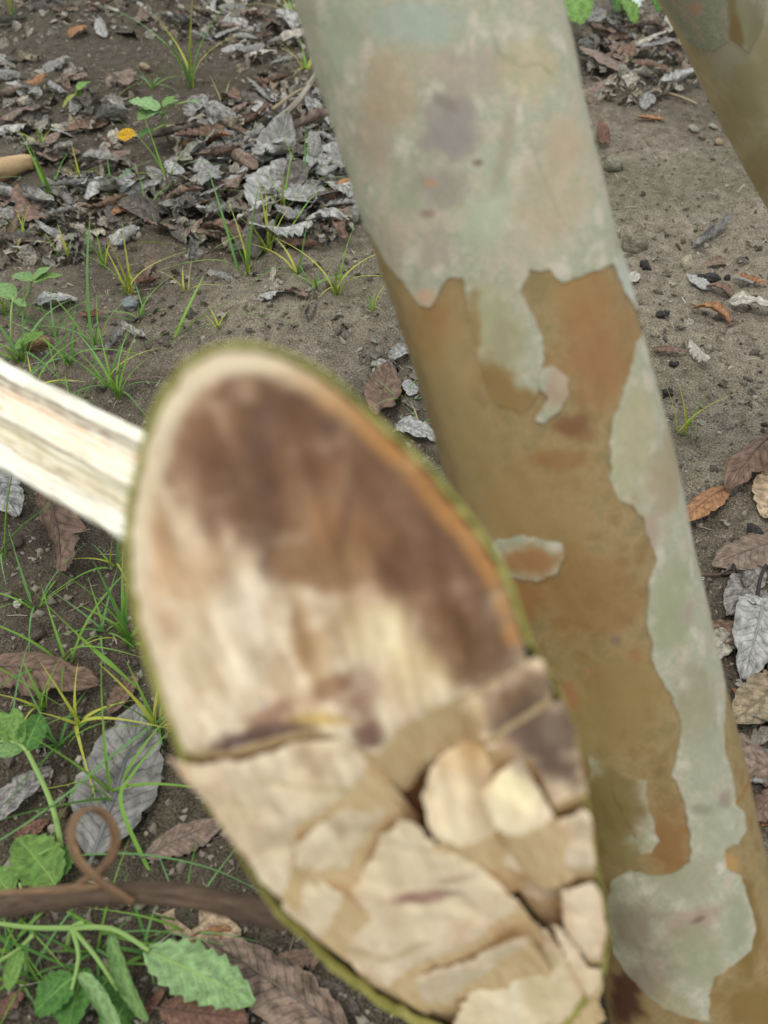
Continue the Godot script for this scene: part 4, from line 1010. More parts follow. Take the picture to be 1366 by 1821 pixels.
func make_twig() -> void:
	var pts: Array = [Vector3(-0.0101,0.2653,-0.1456),Vector3(-0.0296,0.2592,-0.1509),Vector3(-0.0453,0.2511,-0.1569),Vector3(-0.0634,0.2487,-0.1616),Vector3(-0.0874,0.2449,-0.1676),Vector3(-0.1113,0.2381,-0.1722),Vector3(-0.1297,0.2327,-0.1739),Vector3(-0.159,0.2161,-0.1787),Vector3(-0.1949,0.1938,-0.185),Vector3(-0.2588,0.1506,-0.1989),Vector3(-0.4197,0.0336,-0.2388)]
	var base := Vector3(pts[10].x, 0, pts[10].z)
	var root := thing("twig", "dry brown twig with a peeled curl of bark, held up beside the stump", "twig", base)
	part("stem", tube(pts, [0.0050, 0.0053, 0.0055, 0.0050, 0.0054, 0.0064, 0.0056, 0.0052, 0.0060, 0.0060, 0.0066, 0.0070], 18, 0.30), M.twig, root, -base)
	var loop: Array = [Vector3(-0.1148,0.2405,-0.1676),Vector3(-0.1237,0.2456,-0.1711),Vector3(-0.1343,0.2502,-0.1769),Vector3(-0.1426,0.2546,-0.1854),Vector3(-0.145,0.259,-0.1952),Vector3(-0.1401,0.2605,-0.2022),Vector3(-0.1326,0.2566,-0.2026),Vector3(-0.1279,0.2486,-0.1976),Vector3(-0.1293,0.2391,-0.1927),Vector3(-0.1365,0.2286,-0.1881),Vector3(-0.1471,0.2203,-0.1856),Vector3(-0.1579,0.2112,-0.1824)]
	part("bark_curl", strap(loop, 0.0072, 0.0020, Vector3(0.8, 0.75, 0.3)), M.curl, root, -base)
	# a raised ridge where the bark split along the stem
	var ridge: Array = [Vector3(-0.1285,0.2401,-0.1755),Vector3(-0.1514,0.2256,-0.1796),Vector3(-0.1722,0.2128,-0.1839),Vector3(-0.1936,0.2009,-0.1878)]
	part("bark_strip", tube(ridge, [0.0010, 0.0022, 0.0024, 0.002], 8, 0.2), M.curl, root, -base)

# ---------------------------------------------------------------- leaves
func leaf_half_width(t: float, ratio: float, teeth: float, lobes: float) -> float:
	var w := 0.5 * ratio * pow(maxf(sin(PI * pow(t, 0.88)), 0.0), 0.62)
	if teeth > 0.0:
		var q := fmod(t * lobes, 1.0)
		w *= 1.0 - teeth * (q if q < 0.75 else (1.0 - q) * 3.0) * smoothstep(0.0, 0.15, t)
	return w

# a leaf one unit long from z = -0.5 (stalk) to z = 0.5 (tip), its upper side up, resting on y = 0
func leaf_mesh(ratio: float, curl: float, bend: float, twist: float, wave: float, sd: float, teeth := 0.0, lobes := 9.0, torn := 0.0, nl := 22, nw := 10) -> Array:
	var verts := PackedVector3Array()
	var uvs := PackedVector2Array()
	var mid: Array = []
	var low := 9.0
	for j in nl + 1:
		var t := float(j) / nl
		for i in nw + 1:
			var s := 2.0 * i / nw - 1.0
			var w := leaf_half_width(clampf(t, 0.012, 0.988), ratio, teeth, lobes)
			if torn > 0.0:
				w *= 1.0 - torn * maxf(0.0, noise_fine.get_noise_2d(t * 900.0 + (300.0 if s > 0.0 else 0.0), sd * 91.0)) * 1.6
			var d := s * w
			var x := d
			var y := 0.0
			var kk := curl * (1.0 + 0.35 * noise_mid.get_noise_2d(t * 260.0, sd * 40.0))
			if absf(kk) > 0.02:
				var r := 0.5 * ratio / kk
				x = r * sin(d / r)
				y = r * (1.0 - cos(d / r))
			var tw := twist * (t - 0.5)
			var xx := x * cos(tw) - y * sin(tw)
			y = x * sin(tw) + y * cos(tw)
			x = xx
			y += wave * noise_mid.get_noise_3d(s * 60.0 + sd * 33.0, t * 210.0, sd * 77.0) * (0.35 + absf(s))
			y += wave * 0.35 * noise_fine.get_noise_3d(s * 120.0 + sd * 33.0, t * 380.0, sd * 17.0)
			var z := t - 0.5
			if absf(bend) > 0.02:
				var rl := 1.0 / bend
				var ph := z * bend
				z = (rl - y) * sin(ph)
				y = rl - (rl - y) * cos(ph)
			var p := Vector3(x, y, z)
			low = minf(low, y)
			verts.append(p)
			uvs.append(Vector2(s * 0.5 + 0.5, t))
			if i * 2 == nw:
				mid.append(p)
	for i in verts.size():
		verts[i].y -= low
	for i in mid.size():
		mid[i].y -= low
	return [surface(verts, uvs, grid_index(nw, nl, true)), mid]

func rib_mesh(mid: Array, stalk: float) -> ArrayMesh:
	var pts: Array = []
	var first: Vector3 = mid[0]
	var back: Vector3 = (first - (mid[2] as Vector3)).normalized()
	pts.append(first + back * stalk + Vector3(0, 0.02, 0))
	pts.append(first + back * stalk * 0.5)
	for i in range(0, mid.size() - 2, 3):
		pts.append((mid[i] as Vector3) + Vector3(0, 0.003, 0))
	return tube(pts, [0.012, 0.012, 0.011, 0.009, 0.006, 0.003], 6)

func make_leaf_meshes() -> void:
	var specs := [
		[0.46, 0.35, 0.2, 0.1, 0.05, "nearly flat"], [0.44, -0.5, -0.5, 0.2, 0.035, "humped"], [0.48, 0.9, 0.5, 0.3, 0.04, "cupped"], [0.44, 1.5, 0.9, 0.2, 0.04, "curled"],
		[0.46, 2.6, 0.3, 0.3, 0.03, "rolled-up"], [0.42, 3.2, -0.3, 0.2, 0.03, "tightly rolled"], [0.46, 1.0, -1.4, 0.6, 0.05, "arched"], [0.45, 0.6, 1.6, 0.9, 0.06, "twisted"],
		[0.50, -1.2, 0.6, 0.5, 0.05, "folded"], [0.47, 0.4, -0.8, -0.5, 0.09, "crumpled"], [0.44, 1.8, 1.2, -0.6, 0.08, "half-rolled"], [0.48, -0.9, -1.0, -0.4, 0.06, "buckled"],
		[0.47, 0.5, 0.4, 0.2, 0.07, "wavy-edged"], [0.40, 2.2, 1.0, 0.8, 0.06, "coiled"]]
	for i in specs.size():
		var s = specs[i]
		var got := leaf_mesh(s[0], s[1], s[2], s[3], s[4], 3.0 + i, 0.0, 9.0, 0.5 if i % 3 == 2 else 0.22)
		leaf_meshes.append([got[0], rib_mesh(got[1], 0.10 if i % 2 == 0 else 0.05)])
		leaf_forms.append(s[5])

func lay(node: Node3D, mid: Vector3, forward: Vector3, roll: float, scale: Vector3) -> void:
	var z := forward.normalized()
	var x := Vector3.UP.cross(z).normalized()
	var y := z.cross(x)
	var b := Basis(x, y, z).rotated(z, roll)
	node.transform = Transform3D(b.scaled_local(scale), mid)

func hero(a: Vector2, b: Vector2, wide: float, form: int, tone: String, skin: int, lift: float, roll: float, pitch: float, label: String, group := "") -> Node3D:
	var pa := on_ground(a)
	var pb := on_ground(b)
	var l := pa.distance_to(pb)
	var root := thing("dead_leaf", label, "leaf", Vector3.ZERO, group if group else "dead leaves on the soil")
	var f := (pb - pa) + Vector3(0, sin(pitch) * l, 0)
	lay(root, (pa + pb) * 0.5 + Vector3(0, lift, 0), f, roll, Vector3(l * wide, l, l))
	part("blade", leaf_meshes[form][0], M.leaf[tone][skin], root)
	part("midrib", leaf_meshes[form][1], M.rib[tone], root)
	return root

func make_hero_leaves() -> void:
	# lower left
	hero(Vector2(-0.2164,-0.297), Vector2(-0.2019,-0.4236), 1.15, 0, "grey", 0, 0.004, 0.1, 0.0, "large grey ribbed leaf with a torn top lying behind the bark curl")
	hero(Vector2(-0.1774,-0.2961), Vector2(-0.1224,-0.3273), 1.0, 1, "ash-brown", 0, 0.004, -0.1, 0.0, "short taupe leaf with dark midrib alone on dark soil above the twig")
	hero(Vector2(-0.023,-0.1735), Vector2(-0.1221,-0.2327), 0.85, 1, "ash-brown", 2, 0.012, 0.1, 0.02, "long ribbed grey-brown leaf humped lengthwise below the serrated weed leaf")
	hero(Vector2(-0.0422,-0.229), Vector2(-0.0791,-0.218), 1.1, 11, "brown", 0, 0.004, 0.2, 0.0, "small brown leaf tucked between the long ribbed leaf and the stump")
	hero(Vector2(-0.1577,-0.2518), Vector2(-0.0993,-0.2395), 1.0, 12, "pale tan", 1, 0.004, -0.2, 0.0, "straw-coloured striped leaf directly under the brown twig")
	hero(Vector2(-0.1379,-0.229), Vector2(-0.1026,-0.2441), 1.0, 9, "orange-tan", 1, 0.002, 0.2, 0.0, "pale orange leaf scrap beneath the straw-coloured striped leaf")
	hero(Vector2(-0.1426,-0.1884), Vector2(-0.0862,-0.1834), 1.1, 8, "red-brown", 0, 0.012, 0.2, 0.03, "rusty folded leaf under the serrated weed leaf")
	hero(Vector2(-0.3555,-0.4653), Vector2(-0.2445,-0.4487), 0.9, 11, "brown", 0, 0.004, 0.15, 0.0, "broad reddish-brown leaf crossed by grass blades under the split wood")
	hero(Vector2(-0.2294,-0.4136), Vector2(-0.2182,-0.4617), 0.9, 2, "brown", 1, 0.004, 0.1, 0.0, "small pinkish-tan leaf standing clear above the large grey leaf")
	hero(Vector2(-0.3062,-0.3273), Vector2(-0.2673,-0.3706), 0.95, 9, "grey", 2, 0.004, 0.1, 0.0, "mid-grey leaf behind the round-leaved weed stem")
	hero(Vector2(-0.3353,-0.6778), Vector2(-0.2901,-0.5654), 0.9, 8, "brown", 1, 0.012, 0.5, -0.15, "brown leaf folded along its midrib hanging against the soil bank")
	hero(Vector2(-0.4331,-0.7269), Vector2(-0.3731,-0.6484), 1.0, 1, "silver-grey", 2, 0.01, 0.0, 0.0, "grey ribbed leaf at the split wood's lower edge")
	hero(Vector2(-0.2791,-0.3092), Vector2(-0.2583,-0.3273), 1.2, 9, "red-brown", 2, 0.002, 0.0, 0.0, "dark rusty leaf under the weed's broad heart-shaped leaf")
	hero(Vector2(-0.2617,-0.1884), Vector2(-0.2396,-0.2021), 1.1, 8, "red-brown", 0, 0.004, 0.0, 0.0, "dull brown leaf in the very corner under the serrated weed")
	hero(Vector2(-0.1558,-0.1834), Vector2(-0.1451,-0.2031), 1.0, 3, "red-brown", 1, 0.006, 0.0, 0.0, "small curled rusty leaf beside the pale folded weed leaf")
	hero(Vector2(-0.0902,-0.186), Vector2(-0.078,-0.2066), 0.7, 4, "grey", 1, 0.002, 0.0, 0.0, "narrow grey leaf edge under the long ribbed leaf")
	hero(Vector2(-0.0471,-0.2126), Vector2(-0.0161,-0.1935), 0.8, 12, "dark grey", 0, 0.0, 0.0, 0.0, "dark grey leaf half hidden beneath the stump's lower rim")
	hero(Vector2(-0.0734,-0.2759), Vector2(-0.0481,-0.229), 0.7, 0, "dark grey", 2, 0.0, 0.0, 0.0, "shadowed grey leaf behind the twig where it meets the stump")
	# behind the stump
	hero(Vector2(-0.0073,-0.8317), Vector2(0.005,-0.9415), 0.9, 12, "brown", 0, 0.004, 0.1, 0.0, "dusty brown leaf upright between the stump and the trunk")
	hero(Vector2(0.0145,-0.8157), Vector2(0.0612,-0.7849), 1.2, 9, "silver-grey", 1, 0.004, 0.1, 0.0, "crumpled pale leaf wedged between the stump and the trunk")
	# right of the trunk
	hero(Vector2(0.3675,-0.6997), Vector2(0.3029,-0.6443), 0.85, 1, "orange-tan", 0, 0.008, 0.2, 0.0, "orange-brown ribbed leaf resting against the trunk's edge")
	hero(Vector2(0.4595,-0.793), Vector2(0.3591,-0.6821), 0.7, 11, "brown", 0, 0.010, 0.2, 0.05, "long dusty brown leaf behind the orange-brown ribbed leaf")
	hero(Vector2(0.4081,-0.6202), Vector2(0.3205,-0.5858), 1.15, 1, "ash-brown", 0, 0.006, 0.05, 0.0, "wide pinkish-grey leaf with a dark midrib and stalk on the gravelly soil")
	hero(Vector2(0.4338,-0.7269), Vector2(0.3882,-0.6443), 1.1, 0, "pale tan", 1, 0.006, 0.0, 0.0, "pale tan leaf cut by the frame above the pinkish-grey leaf")
	hero(Vector2(0.3687,-0.5933), Vector2(0.3184,-0.5224), 0.8, 12, "grey", 2, 0.004, 0.1, 0.0, "grey lobed leaf under a dark curved stalk")
	hero(Vector2(0.3593,-0.5498), Vector2(0.3135,-0.4546), 0.95, 9, "silver-grey", 0, 0.004, 0.0, 0.0, "whitish leaf with holes and a black stalk")
	hero(Vector2(0.3545,-0.4563), Vector2(0.2896,-0.4082), 1.2, 1, "olive-beige", 1, 0.010, -0.1, 0.0, "smooth olive-beige rounded leaf below the whitish holed leaf")
	hero(Vector2(0.3255,-0.3818), Vector2(0.2817,-0.3542), 1.1, 0, "grey", 0, 0.004, 0.1, 0.0, "grey leaf beside the lower trunk below the olive-beige leaf")
	hero(Vector2(0.3473,-0.4775), Vector2(0.3314,-0.436), 0.9, 2, "ash-brown", 2, 0.016, 0.0, 0.0, "dull pinkish leaf overlapping the olive-beige leaf")
	hero(Vector2(0.3026,-0.4475), Vector2(0.3119,-0.4292), 0.9, 3, "orange-tan", 1, 0.004, 0.0, 0.0, "tiny orange curl at the trunk's edge by the olive-beige leaf")
	hero(Vector2(0.327,-0.5158), Vector2(0.2884,-0.4775), 0.9, 9, "bone-white", 1, 0.0, 0.0, 0.0, "small whitish leaf scrap against the trunk")
	hero(Vector2(0.3678,-0.5291), Vector2(0.3496,-0.5568), 0.9, 6, "grey", 2, 0.006, 0.0, 0.0, "thin grey leaf arched over the whitish holed leaf")
	hero(Vector2(0.3069,-0.3375), Vector2(0.2859,-0.319), 1.0, 2, "orange-tan", 0, 0.004, 0.0, 0.0, "orange leaf tip low beside the trunk")
	hero(Vector2(0.5116,-1.1725), Vector2(0.5491,-1.1452), 1.1, 3, "orange-tan", 2, 0.004, 0.0, 0.0, "tan curled leaf on bare soil above the crumpled white leaf")
	hero(Vector2(0.4731,-1.0477), Vector2(0.4244,-1.0795), 0.9, 6, "orange-tan", 0, 0.006, 0.1, 0.0, "orange-brown cupped leaf beside the crumpled white leaf")
	hero(Vector2(0.4828,-1.0988), Vector2(0.5496,-1.0765), 1.0, 9, "bone-white", 1, 0.006, 0.0, 0.0, "crumpled white torn leaf on bare soil")
	hero(Vector2(0.3492,-0.9771), Vector2(0.3908,-0.9617), 0.8, 11, "brown", 0, 0.004, 0.0, 0.0, "flat brown leaf touching the trunk on bare soil")
	hero(Vector2(0.3975,-0.9771), Vector2(0.4083,-0.9292), 0.8, 8, "bone-white", 0, 0.006, 0.2, 0.0, "small white leaf standing on edge beyond the flat brown leaf")
	hero(Vector2(0.4888,-1.7694), Vector2(0.5443,-1.7636), 0.8, 2, "orange-tan", 1, 0.003, 0.0, 0.0, "single orange leaf on bare soil below the far leaf heap")
	hero(Vector2(0.4061,-1.6378), Vector2(0.4118,-1.7295), 0.9, 3, "red-brown", 0, 0.003, 0.0, 0.0, "small brown curl touching the trunk near the far leaf heap")
	hero(Vector2(0.4765,-1.2546), Vector2(0.5393,-1.3137), 0.8, 13, "grey", 0, 0.004, 0.0, 0.0, "grey coiled leaf alone in the middle of the bare soil")
	hero(Vector2(0.3721,-1.189), Vector2(0.3502,-1.1373), 0.8, 0, "bone-white", 0, 0.003, 0.0, 0.0, "tiny white leaf scrap next to the trunk")
	hero(Vector2(0.5112,-1.937), Vector2(0.4315,-2.1145), 1.0, 1, "ash-brown", 0, 0.02, 0.3, 0.05, "large taupe ribbed leaf facing out of the far heap by the trunk")
	# upper left
	hero(Vector2(-0.4847,-1.6378), Vector2(-0.4485,-1.6327), 1.6, 0, "yellow", 1, 0.016, 0.6, 0.0, "bright yellow leaf among grey litter")
	hero(Vector2(-0.3655,-1.5921), Vector2(-0.3157,-1.6122), 1.0, 8, "orange-tan", 1, 0.008, 0.2, 0.0, "orange leaf with a crease left of its twin under the green seedling")
	hero(Vector2(-0.3236,-1.5822), Vector2(-0.2693,-1.6173), 0.9, 6, "orange-tan", 0, 0.010, -0.1, 0.0, "orange arched leaf touching the grey heap under the green seedling")
	hero(Vector2(-0.1813,-1.6046), Vector2(-0.076,-1.7183), 0.8, 5, "ash-brown", 0, 0.03, 0.0, 0.1, "big tightly rolled brown-grey leaf pointing at the trunk")
	hero(Vector2(-0.3194,-1.1452), Vector2(-0.3686,-1.1563), 1.0, 10, "red-brown", 0, 0.006, 0.1, 0.0, "reddish-brown curled leaf beside a yellow grass tuft")
	hero(Vector2(-0.4215,-1.0678), Vector2(-0.3789,-1.0505), 1.1, 3, "red-brown", 2, 0.006, 0.0, 0.0, "brown curled leaf with a dark hollow end near the stick")
	hero(Vector2(-0.4846,-1.0913), Vector2(-0.4303,-1.1033), 1.2, 9, "silver-grey", 1, 0.004, 0.0, 0.0, "ragged silvery leaf beside the brown hollow curl")
	hero(Vector2(-0.6473,-1.4053), Vector2(-0.5251,-1.3604), 0.8, 4, "silver-grey", 2, 0.016, 0.1, 0.0, "long silver rolled leaf under the tan log end")
	hero(Vector2(-0.1019,-1.3847), Vector2(-0.0554,-1.4307), 1.1, 8, "orange-tan", 0, 0.02, 0.4, 0.1, "orange folded leaf leaning at the trunk's foot")
	hero(Vector2(-0.1323,-1.4744), Vector2(-0.0776,-1.5822), 1.1, 12, "silver-grey", 0, 0.02, 0.3, 0.05, "pale veined leaf turned up just above the orange folded leaf")
	hero(Vector2(-0.3247,-1.2911), Vector2(-0.3756,-1.3099), 1.1, 2, "ash-brown", 0, 0.014, 0.4, 0.1, "cupped grey-brown leaf showing its hollow side by a thin grass blade")
	hero(Vector2(-0.0883,-1.2161), Vector2(-0.1531,-1.2059), 0.9, 10, "brown", 0, 0.006, 0.0, 0.0, "half-rolled brown leaf at the near edge of the grey heap")
	hero(Vector2(-0.2042,-1.4744), Vector2(-0.1767,-1.6378), 1.0, 7, "grey", 0, 0.028, 0.2, 0.0, "grey twisted leaf on top of the heap beside the big rolled leaf")
	hero(Vector2(-0.2051,-1.3446), Vector2(-0.1661,-1.5015), 1.1, 0, "silver-grey", 0, 0.02, 0.2, 0.1, "broad silvery leaf tilted up in the middle of the heap")
	hero(Vector2(-0.2506,-1.3847), Vector2(-0.2071,-1.4264), 0.8, 5, "brown", 0, 0.02, 0.0, 0.0, "short brown leaf tube lying across the grey heap")
	hero(Vector2(-0.4354,-1.3485), Vector2(-0.3806,-1.3446), 1.0, 9, "orange-tan", 2, 0.008, 0.0, 0.0, "tan orange crumpled leaf before the heap by a bent grass blade")
	hero(Vector2(-0.7376,-1.9107), Vector2(-0.7021,-1.9504), 1.0, 8, "orange-tan", 1, 0.01, 0.2, 0.1, "tan folded leaf among small grey litter near the top edge")
	hero(Vector2(-0.745,-2.2838), Vector2(-0.7008,-2.3097), 1.2, 9, "orange-tan", 0, 0.01, 0.3, 0.2, "tan star-shaped crumpled leaf on the dark far soil")
	hero(Vector2(-0.7385,-2.456), Vector2(-0.6737,-2.5348), 0.8, 10, "brown", 0, 0.01, 0.2, 0.1, "brown half-rolled leaf high on the dark far soil")
	for p in [["the yellow leaf", Vector2(-0.4676,-1.6353)], ["the twin orange leaves", Vector2(-0.3163,-1.6021)], ["the big rolled brown-grey leaf", Vector2(-0.1286,-1.664)], ["the reddish-brown curled leaf", Vector2(-0.3452,-1.1531)], ["the tan log end", Vector2(-0.6566,-1.5435)], ["the green lobed seedling", Vector2(-0.4034,-1.6694)], ["the orange folded leaf at the trunk", Vector2(-0.079,-1.4095)], ["the cupped grey-brown leaf", Vector2(-0.35,-1.3005)], ["the silver rolled leaf", Vector2(-0.5845,-1.3806)], ["the big taupe leaf of the far heap", Vector2(0.4739,-2.0228)], ["the pale scrap under green leaves", Vector2(0.5611,-2.4322)], ["the tall far grass tuft", Vector2(-0.4065,-1.9707)], ["the tan star-shaped leaf", Vector2(-0.7243,-2.2967)], ["the pale bare twig", Vector2(-0.3589,-1.7351)], ["the forked grey sticks", Vector2(-0.1652,-1.9042)], ["the round pebble by the trunk", Vector2(0.396,-1.5316)], ["the crumpled white leaf", Vector2(0.5152,-1.0913)], ["the second trunk", Vector2(0.6836,-1.8411)]]:
		landmarks.append(p)

func where_words(p: Vector2) -> Array:
	var by := []
	for l in landmarks:
		by.append([(l[1] as Vector2).distance_to(p), l])
	by.sort_custom(func(a, b): return a[0] < b[0])
	var out := []
	for k in 3:
		var d: Vector2 = p - (by[k][1][1] as Vector2)
		var far: float = by[k][0]
		var rel := ""
		if far < 0.05:
			rel = "touching"
		elif absf(d.y) > absf(d.x) * 1.2:
			rel = "just beyond" if d.y < 0.0 else "just before"
			if far > 0.16:
				rel = "well beyond" if d.y < 0.0 else "well before"
		else:
			rel = "close left of" if d.x < 0.0 else "close right of"
			if far > 0.16:
				rel = "farther left of" if d.x < 0.0 else "farther right of"
		out.append([rel, by[k][1][0]])
	return out

func unique_label(size: String, tone: String, form: String, p: Vector2, skin: int) -> String:
	var ww := where_words(p)
	var tries := [
		"%s %s leaf %s %s" % [tone, form, ww[0][0], ww[0][1]],
		"%s %s %s leaf %s %s" % [size, tone, form, ww[0][0], ww[0][1]],
		"%s %s leaf %s %s" % [tone, form, ww[1][0], ww[1][1]],
		"%s %s leaf with %s veins %s %s" % [tone, form, ["faint", "pale", "dark"][skin], ww[0][0], ww[0][1]],
		"%s %s %s leaf %s %s" % [size, tone, form, ww[1][0], ww[1][1]],
		"%s %s leaf %s %s" % [tone, form, ww[2][0], ww[2][1]],
		"%s %s leaf %s %s" % [tone, form, "between", "%s and %s" % [ww[0][1], ww[1][1]]]]
	for t in tries:
		if not used_labels.has(t) and t.split(" ").size() <= 16:
			used_labels[t] = true
			return t
	return tries[0]

func make_litter() -> void:
	var zones := [
		# outline, how many, size range, heap height, tones, group
		[pv([-0.3764,-1.71,-0.3037,-1.9042,-0.1984,-2.0407,-0.129,-1.9205,-0.0744,-1.6694,-0.0299,-1.3584,-0.0706,-1.2369,-0.1862,-1.2025,-0.3031,-1.2546,-0.3597,-1.329,-0.3672,-1.4744]), 125, 0.065, 0.115, 0.03, "heap", "grey litter leaves in the heap by the trunk"],
		[pv([-0.6286,-2.5551,-0.5745,-2.6608,-0.2145,-2.6608,-0.168,-2.0407,-0.2999,-1.9707,-0.3641,-2.1926,-0.5601,-2.2753]), 38, 0.065, 0.115, 0.02, "far", "litter leaves along the far edge"],
		[pv([-1.0545,-2.6608,-0.6495,-2.6608,-0.6088,-2.3185,-0.825,-2.2753,-0.8673,-2.0771]), 16, 0.06, 0.10, 0.01, "far", "litter leaves along the far edge"],
		[pv([-0.8673,-2.0771,-0.7793,-2.1145,-0.5369,-1.9707,-0.4645,-1.7239,-0.4634,-1.5199,-0.5398,-1.4744,-0.7366,-1.6694]), 36, 0.06, 0.10, 0.012, "far", "small grey litter leaves round the yellow leaf"],
		[pv([-0.6601,-1.4307,-0.5474,-1.4307,-0.4837,-1.5675,-0.3672,-1.4744,-0.379,-1.2911,-0.4822,-1.1857,-0.5869,-1.2025]), 34, 0.07, 0.11, 0.012, "heap", "grey litter leaves before the tan log end"],
		[pv([0.4663,-2.3185,0.5866,-2.456,0.7369,-2.4088,0.672,-1.9707,0.5896,-1.8723,0.4168,-1.7958]), 40, 0.06, 0.12, 0.04, "far_heap", "litter leaves in the far heap between the two trunks"],
		[pv([-0.3782,-1.2025,-0.2074,-1.1693,-0.0349,-1.1531,0.0123,-0.954,-0.0909,-0.9929,-0.1976,-1.0198,-0.2855,-1.0062,-0.3629,-0.954]), 10, 0.035, 0.06, 0.004, "far", "small scattered leaves on the soil behind the stump"],
		[pv([0.407,-1.3685,0.5663,-1.2911,0.4703,-0.8817,0.3436,-0.7749,0.3704,-1.0062]), 5, 0.03, 0.05, 0.004, "far_heap", "small scattered leaves on the bare soil by the trunk"],
		[pv([-0.031,-0.954,0.0425,-1.0062,0.0573,-0.8157,0.0114,-0.8371]), 5, 0.04, 0.07, 0.008, "heap", "scraps of leaf between stump and trunk"],
		[pv([0.336,-0.5858,0.3969,-0.5858,0.3153,-0.3101,0.2837,-0.319]), 9, 0.05, 0.08, 0.012, "far_heap", "grey leaves along the trunk's right side"]]
	var palette := {
		"heap": ["silver-grey", "grey", "grey", "silver-grey", "dark grey", "ash-brown", "silver-grey", "grey", "brown", "dark grey", "silver-grey", "grey"],
		"far": ["silver-grey", "grey", "grey", "silver-grey", "dark grey", "brown", "bone-white", "ash-brown", "silver-grey"],
		"far_heap": ["silver-grey", "grey", "ash-brown", "ash-brown", "bone-white", "grey", "brown"]}
	for zn in zones:
		var poly: PackedVector2Array = zn[0]
		var lo := poly[0]
		var hi := poly[0]
		for p in poly:
			lo = lo.min(p)
			hi = hi.max(p)
		var made := 0
		var guard := 0
		while made < int(zn[1]) and guard < 20000:
			guard += 1
			var p := Vector2(rng.randf_range(lo.x, hi.x), rng.randf_range(lo.y, hi.y))
			if not Geometry2D.is_point_in_polygon(p, poly):
				continue
			var l := rng.randf_range(zn[2], zn[3])
			var form := rng.randi() % leaf_meshes.size()
			var pal: Array = palette[zn[5]]
			var tone: String = pal[rng.randi() % pal.size()]
			var skin := rng.randi() % 3
			var size := "small" if l < lerpf(zn[2], zn[3], 0.33) else ("large" if l > lerpf(zn[2], zn[3], 0.67) else "middling")
			var o := top("litter_leaf", leaf_meshes[form][0], M.leaf[tone][skin])
			var yaw := rng.randf() * TAU
			var up: float = rng.randf() * float(zn[4])
			var f := Vector3(cos(yaw), rng.randf_range(-0.2, 0.55) * (0.4 + float(zn[4]) * 20.0), sin(yaw))
			lay(o, on_ground(p, up - 0.002), f, rng.randfn(0.0, 0.35) + (PI if rng.randf() < 0.25 else 0.0), Vector3(l * rng.randf_range(0.85, 1.15), l, l))
			if o.transform.basis.y.y < 0.0:
				o.position.y += 0.012
			tag(o, unique_label(size, tone, leaf_forms[form], p, skin), "leaf", zn[6])
			made += 1
	# broken bits too small to tell apart
	for kind in 3:
		var got := leaf_mesh([0.9, 0.6, 1.2][kind], [0.5, 1.4, -0.7][kind], [0.6, -0.8, 0.9][kind], 0.5, 0.18, 30.0 + kind, 0.0, 9.0, 0.9, 8, 6)
		var places: Array = []
		var tints: Array = []
		for zn in zones:
			var poly: PackedVector2Array = zn[0]
			var lo := poly[0]
			var hi := poly[0]
			for p in poly:
				lo = lo.min(p)
				hi = hi.max(p)
			for k in maxi(int(zn[1]) * 4, 60 if float(zn[4]) < 0.005 else 0):
				var p := Vector2(rng.randf_range(lo.x, hi.x), rng.randf_range(lo.y, hi.y)) + Vector2(rng.randfn(0, 0.02), rng.randfn(0, 0.02))
				if Geometry2D.is_point_in_polygon(p, poly):
					places.append([p, rng.randf_range(0.008, 0.03) * (0.55 if float(zn[4]) < 0.005 else 1.0), rng.randf() * 0.6 * float(zn[4])])
		for k in 260:
			var p := Vector2(rng.randf_range(-1.3, 1.3), rng.randf_range(-2.8, -0.3))
			places.append([p, rng.randf_range(0.004, 0.016), 0.0])
		scatter("leaf_litter", got[0], M.leaf["bone-white"][kind], places, [Color(0.72, 0.72, 0.70), Color(0.55, 0.55, 0.53), Color(0.34, 0.31, 0.28), Color(0.6, 0.54, 0.46), Color(0.68, 0.68, 0.66), Color(0.84, 0.84, 0.80)], 0.6, "broken scraps of dead leaf strewn over the soil")

func scatter(called: String, mesh: Mesh, m: StandardMaterial3D, places: Array, cols: Array, tip: float, label: String) -> void:
	var mm := MultiMesh.new()
	mm.transform_format = MultiMesh.TRANSFORM_3D
	mm.use_colors = true
	mm.mesh = mesh
	mm.instance_count = places.size()
	for i in places.size():
		var p: Vector2 = places[i][0]
		var s: float = places[i][1]
		var b := Basis.from_euler(Vector3(rng.randfn(0, tip), rng.randf() * TAU, rng.randfn(0, tip))).scaled_local(Vector3(s * rng.randf_range(0.7, 1.3), s * rng.randf_range(0.7, 1.3), s * rng.randf_range(0.7, 1.3)))
		mm.set_instance_transform(i, Transform3D(b, on_ground(p, places[i][2])))
		var c: Color = cols[rng.randi() % cols.size()]
		mm.set_instance_color(i, c * rng.randf_range(0.75, 1.15))
	var o := MultiMeshInstance3D.new()
	o.name = numbered(called)
	o.multimesh = mm
	var mc: StandardMaterial3D = m.duplicate()
	mc.vertex_color_use_as_albedo = true
	o.material_override = mc
	add_child(o, true)
	o.set_meta("kind", "stuff")
	o.set_meta("label", label)
	o.set_meta("category", "litter")

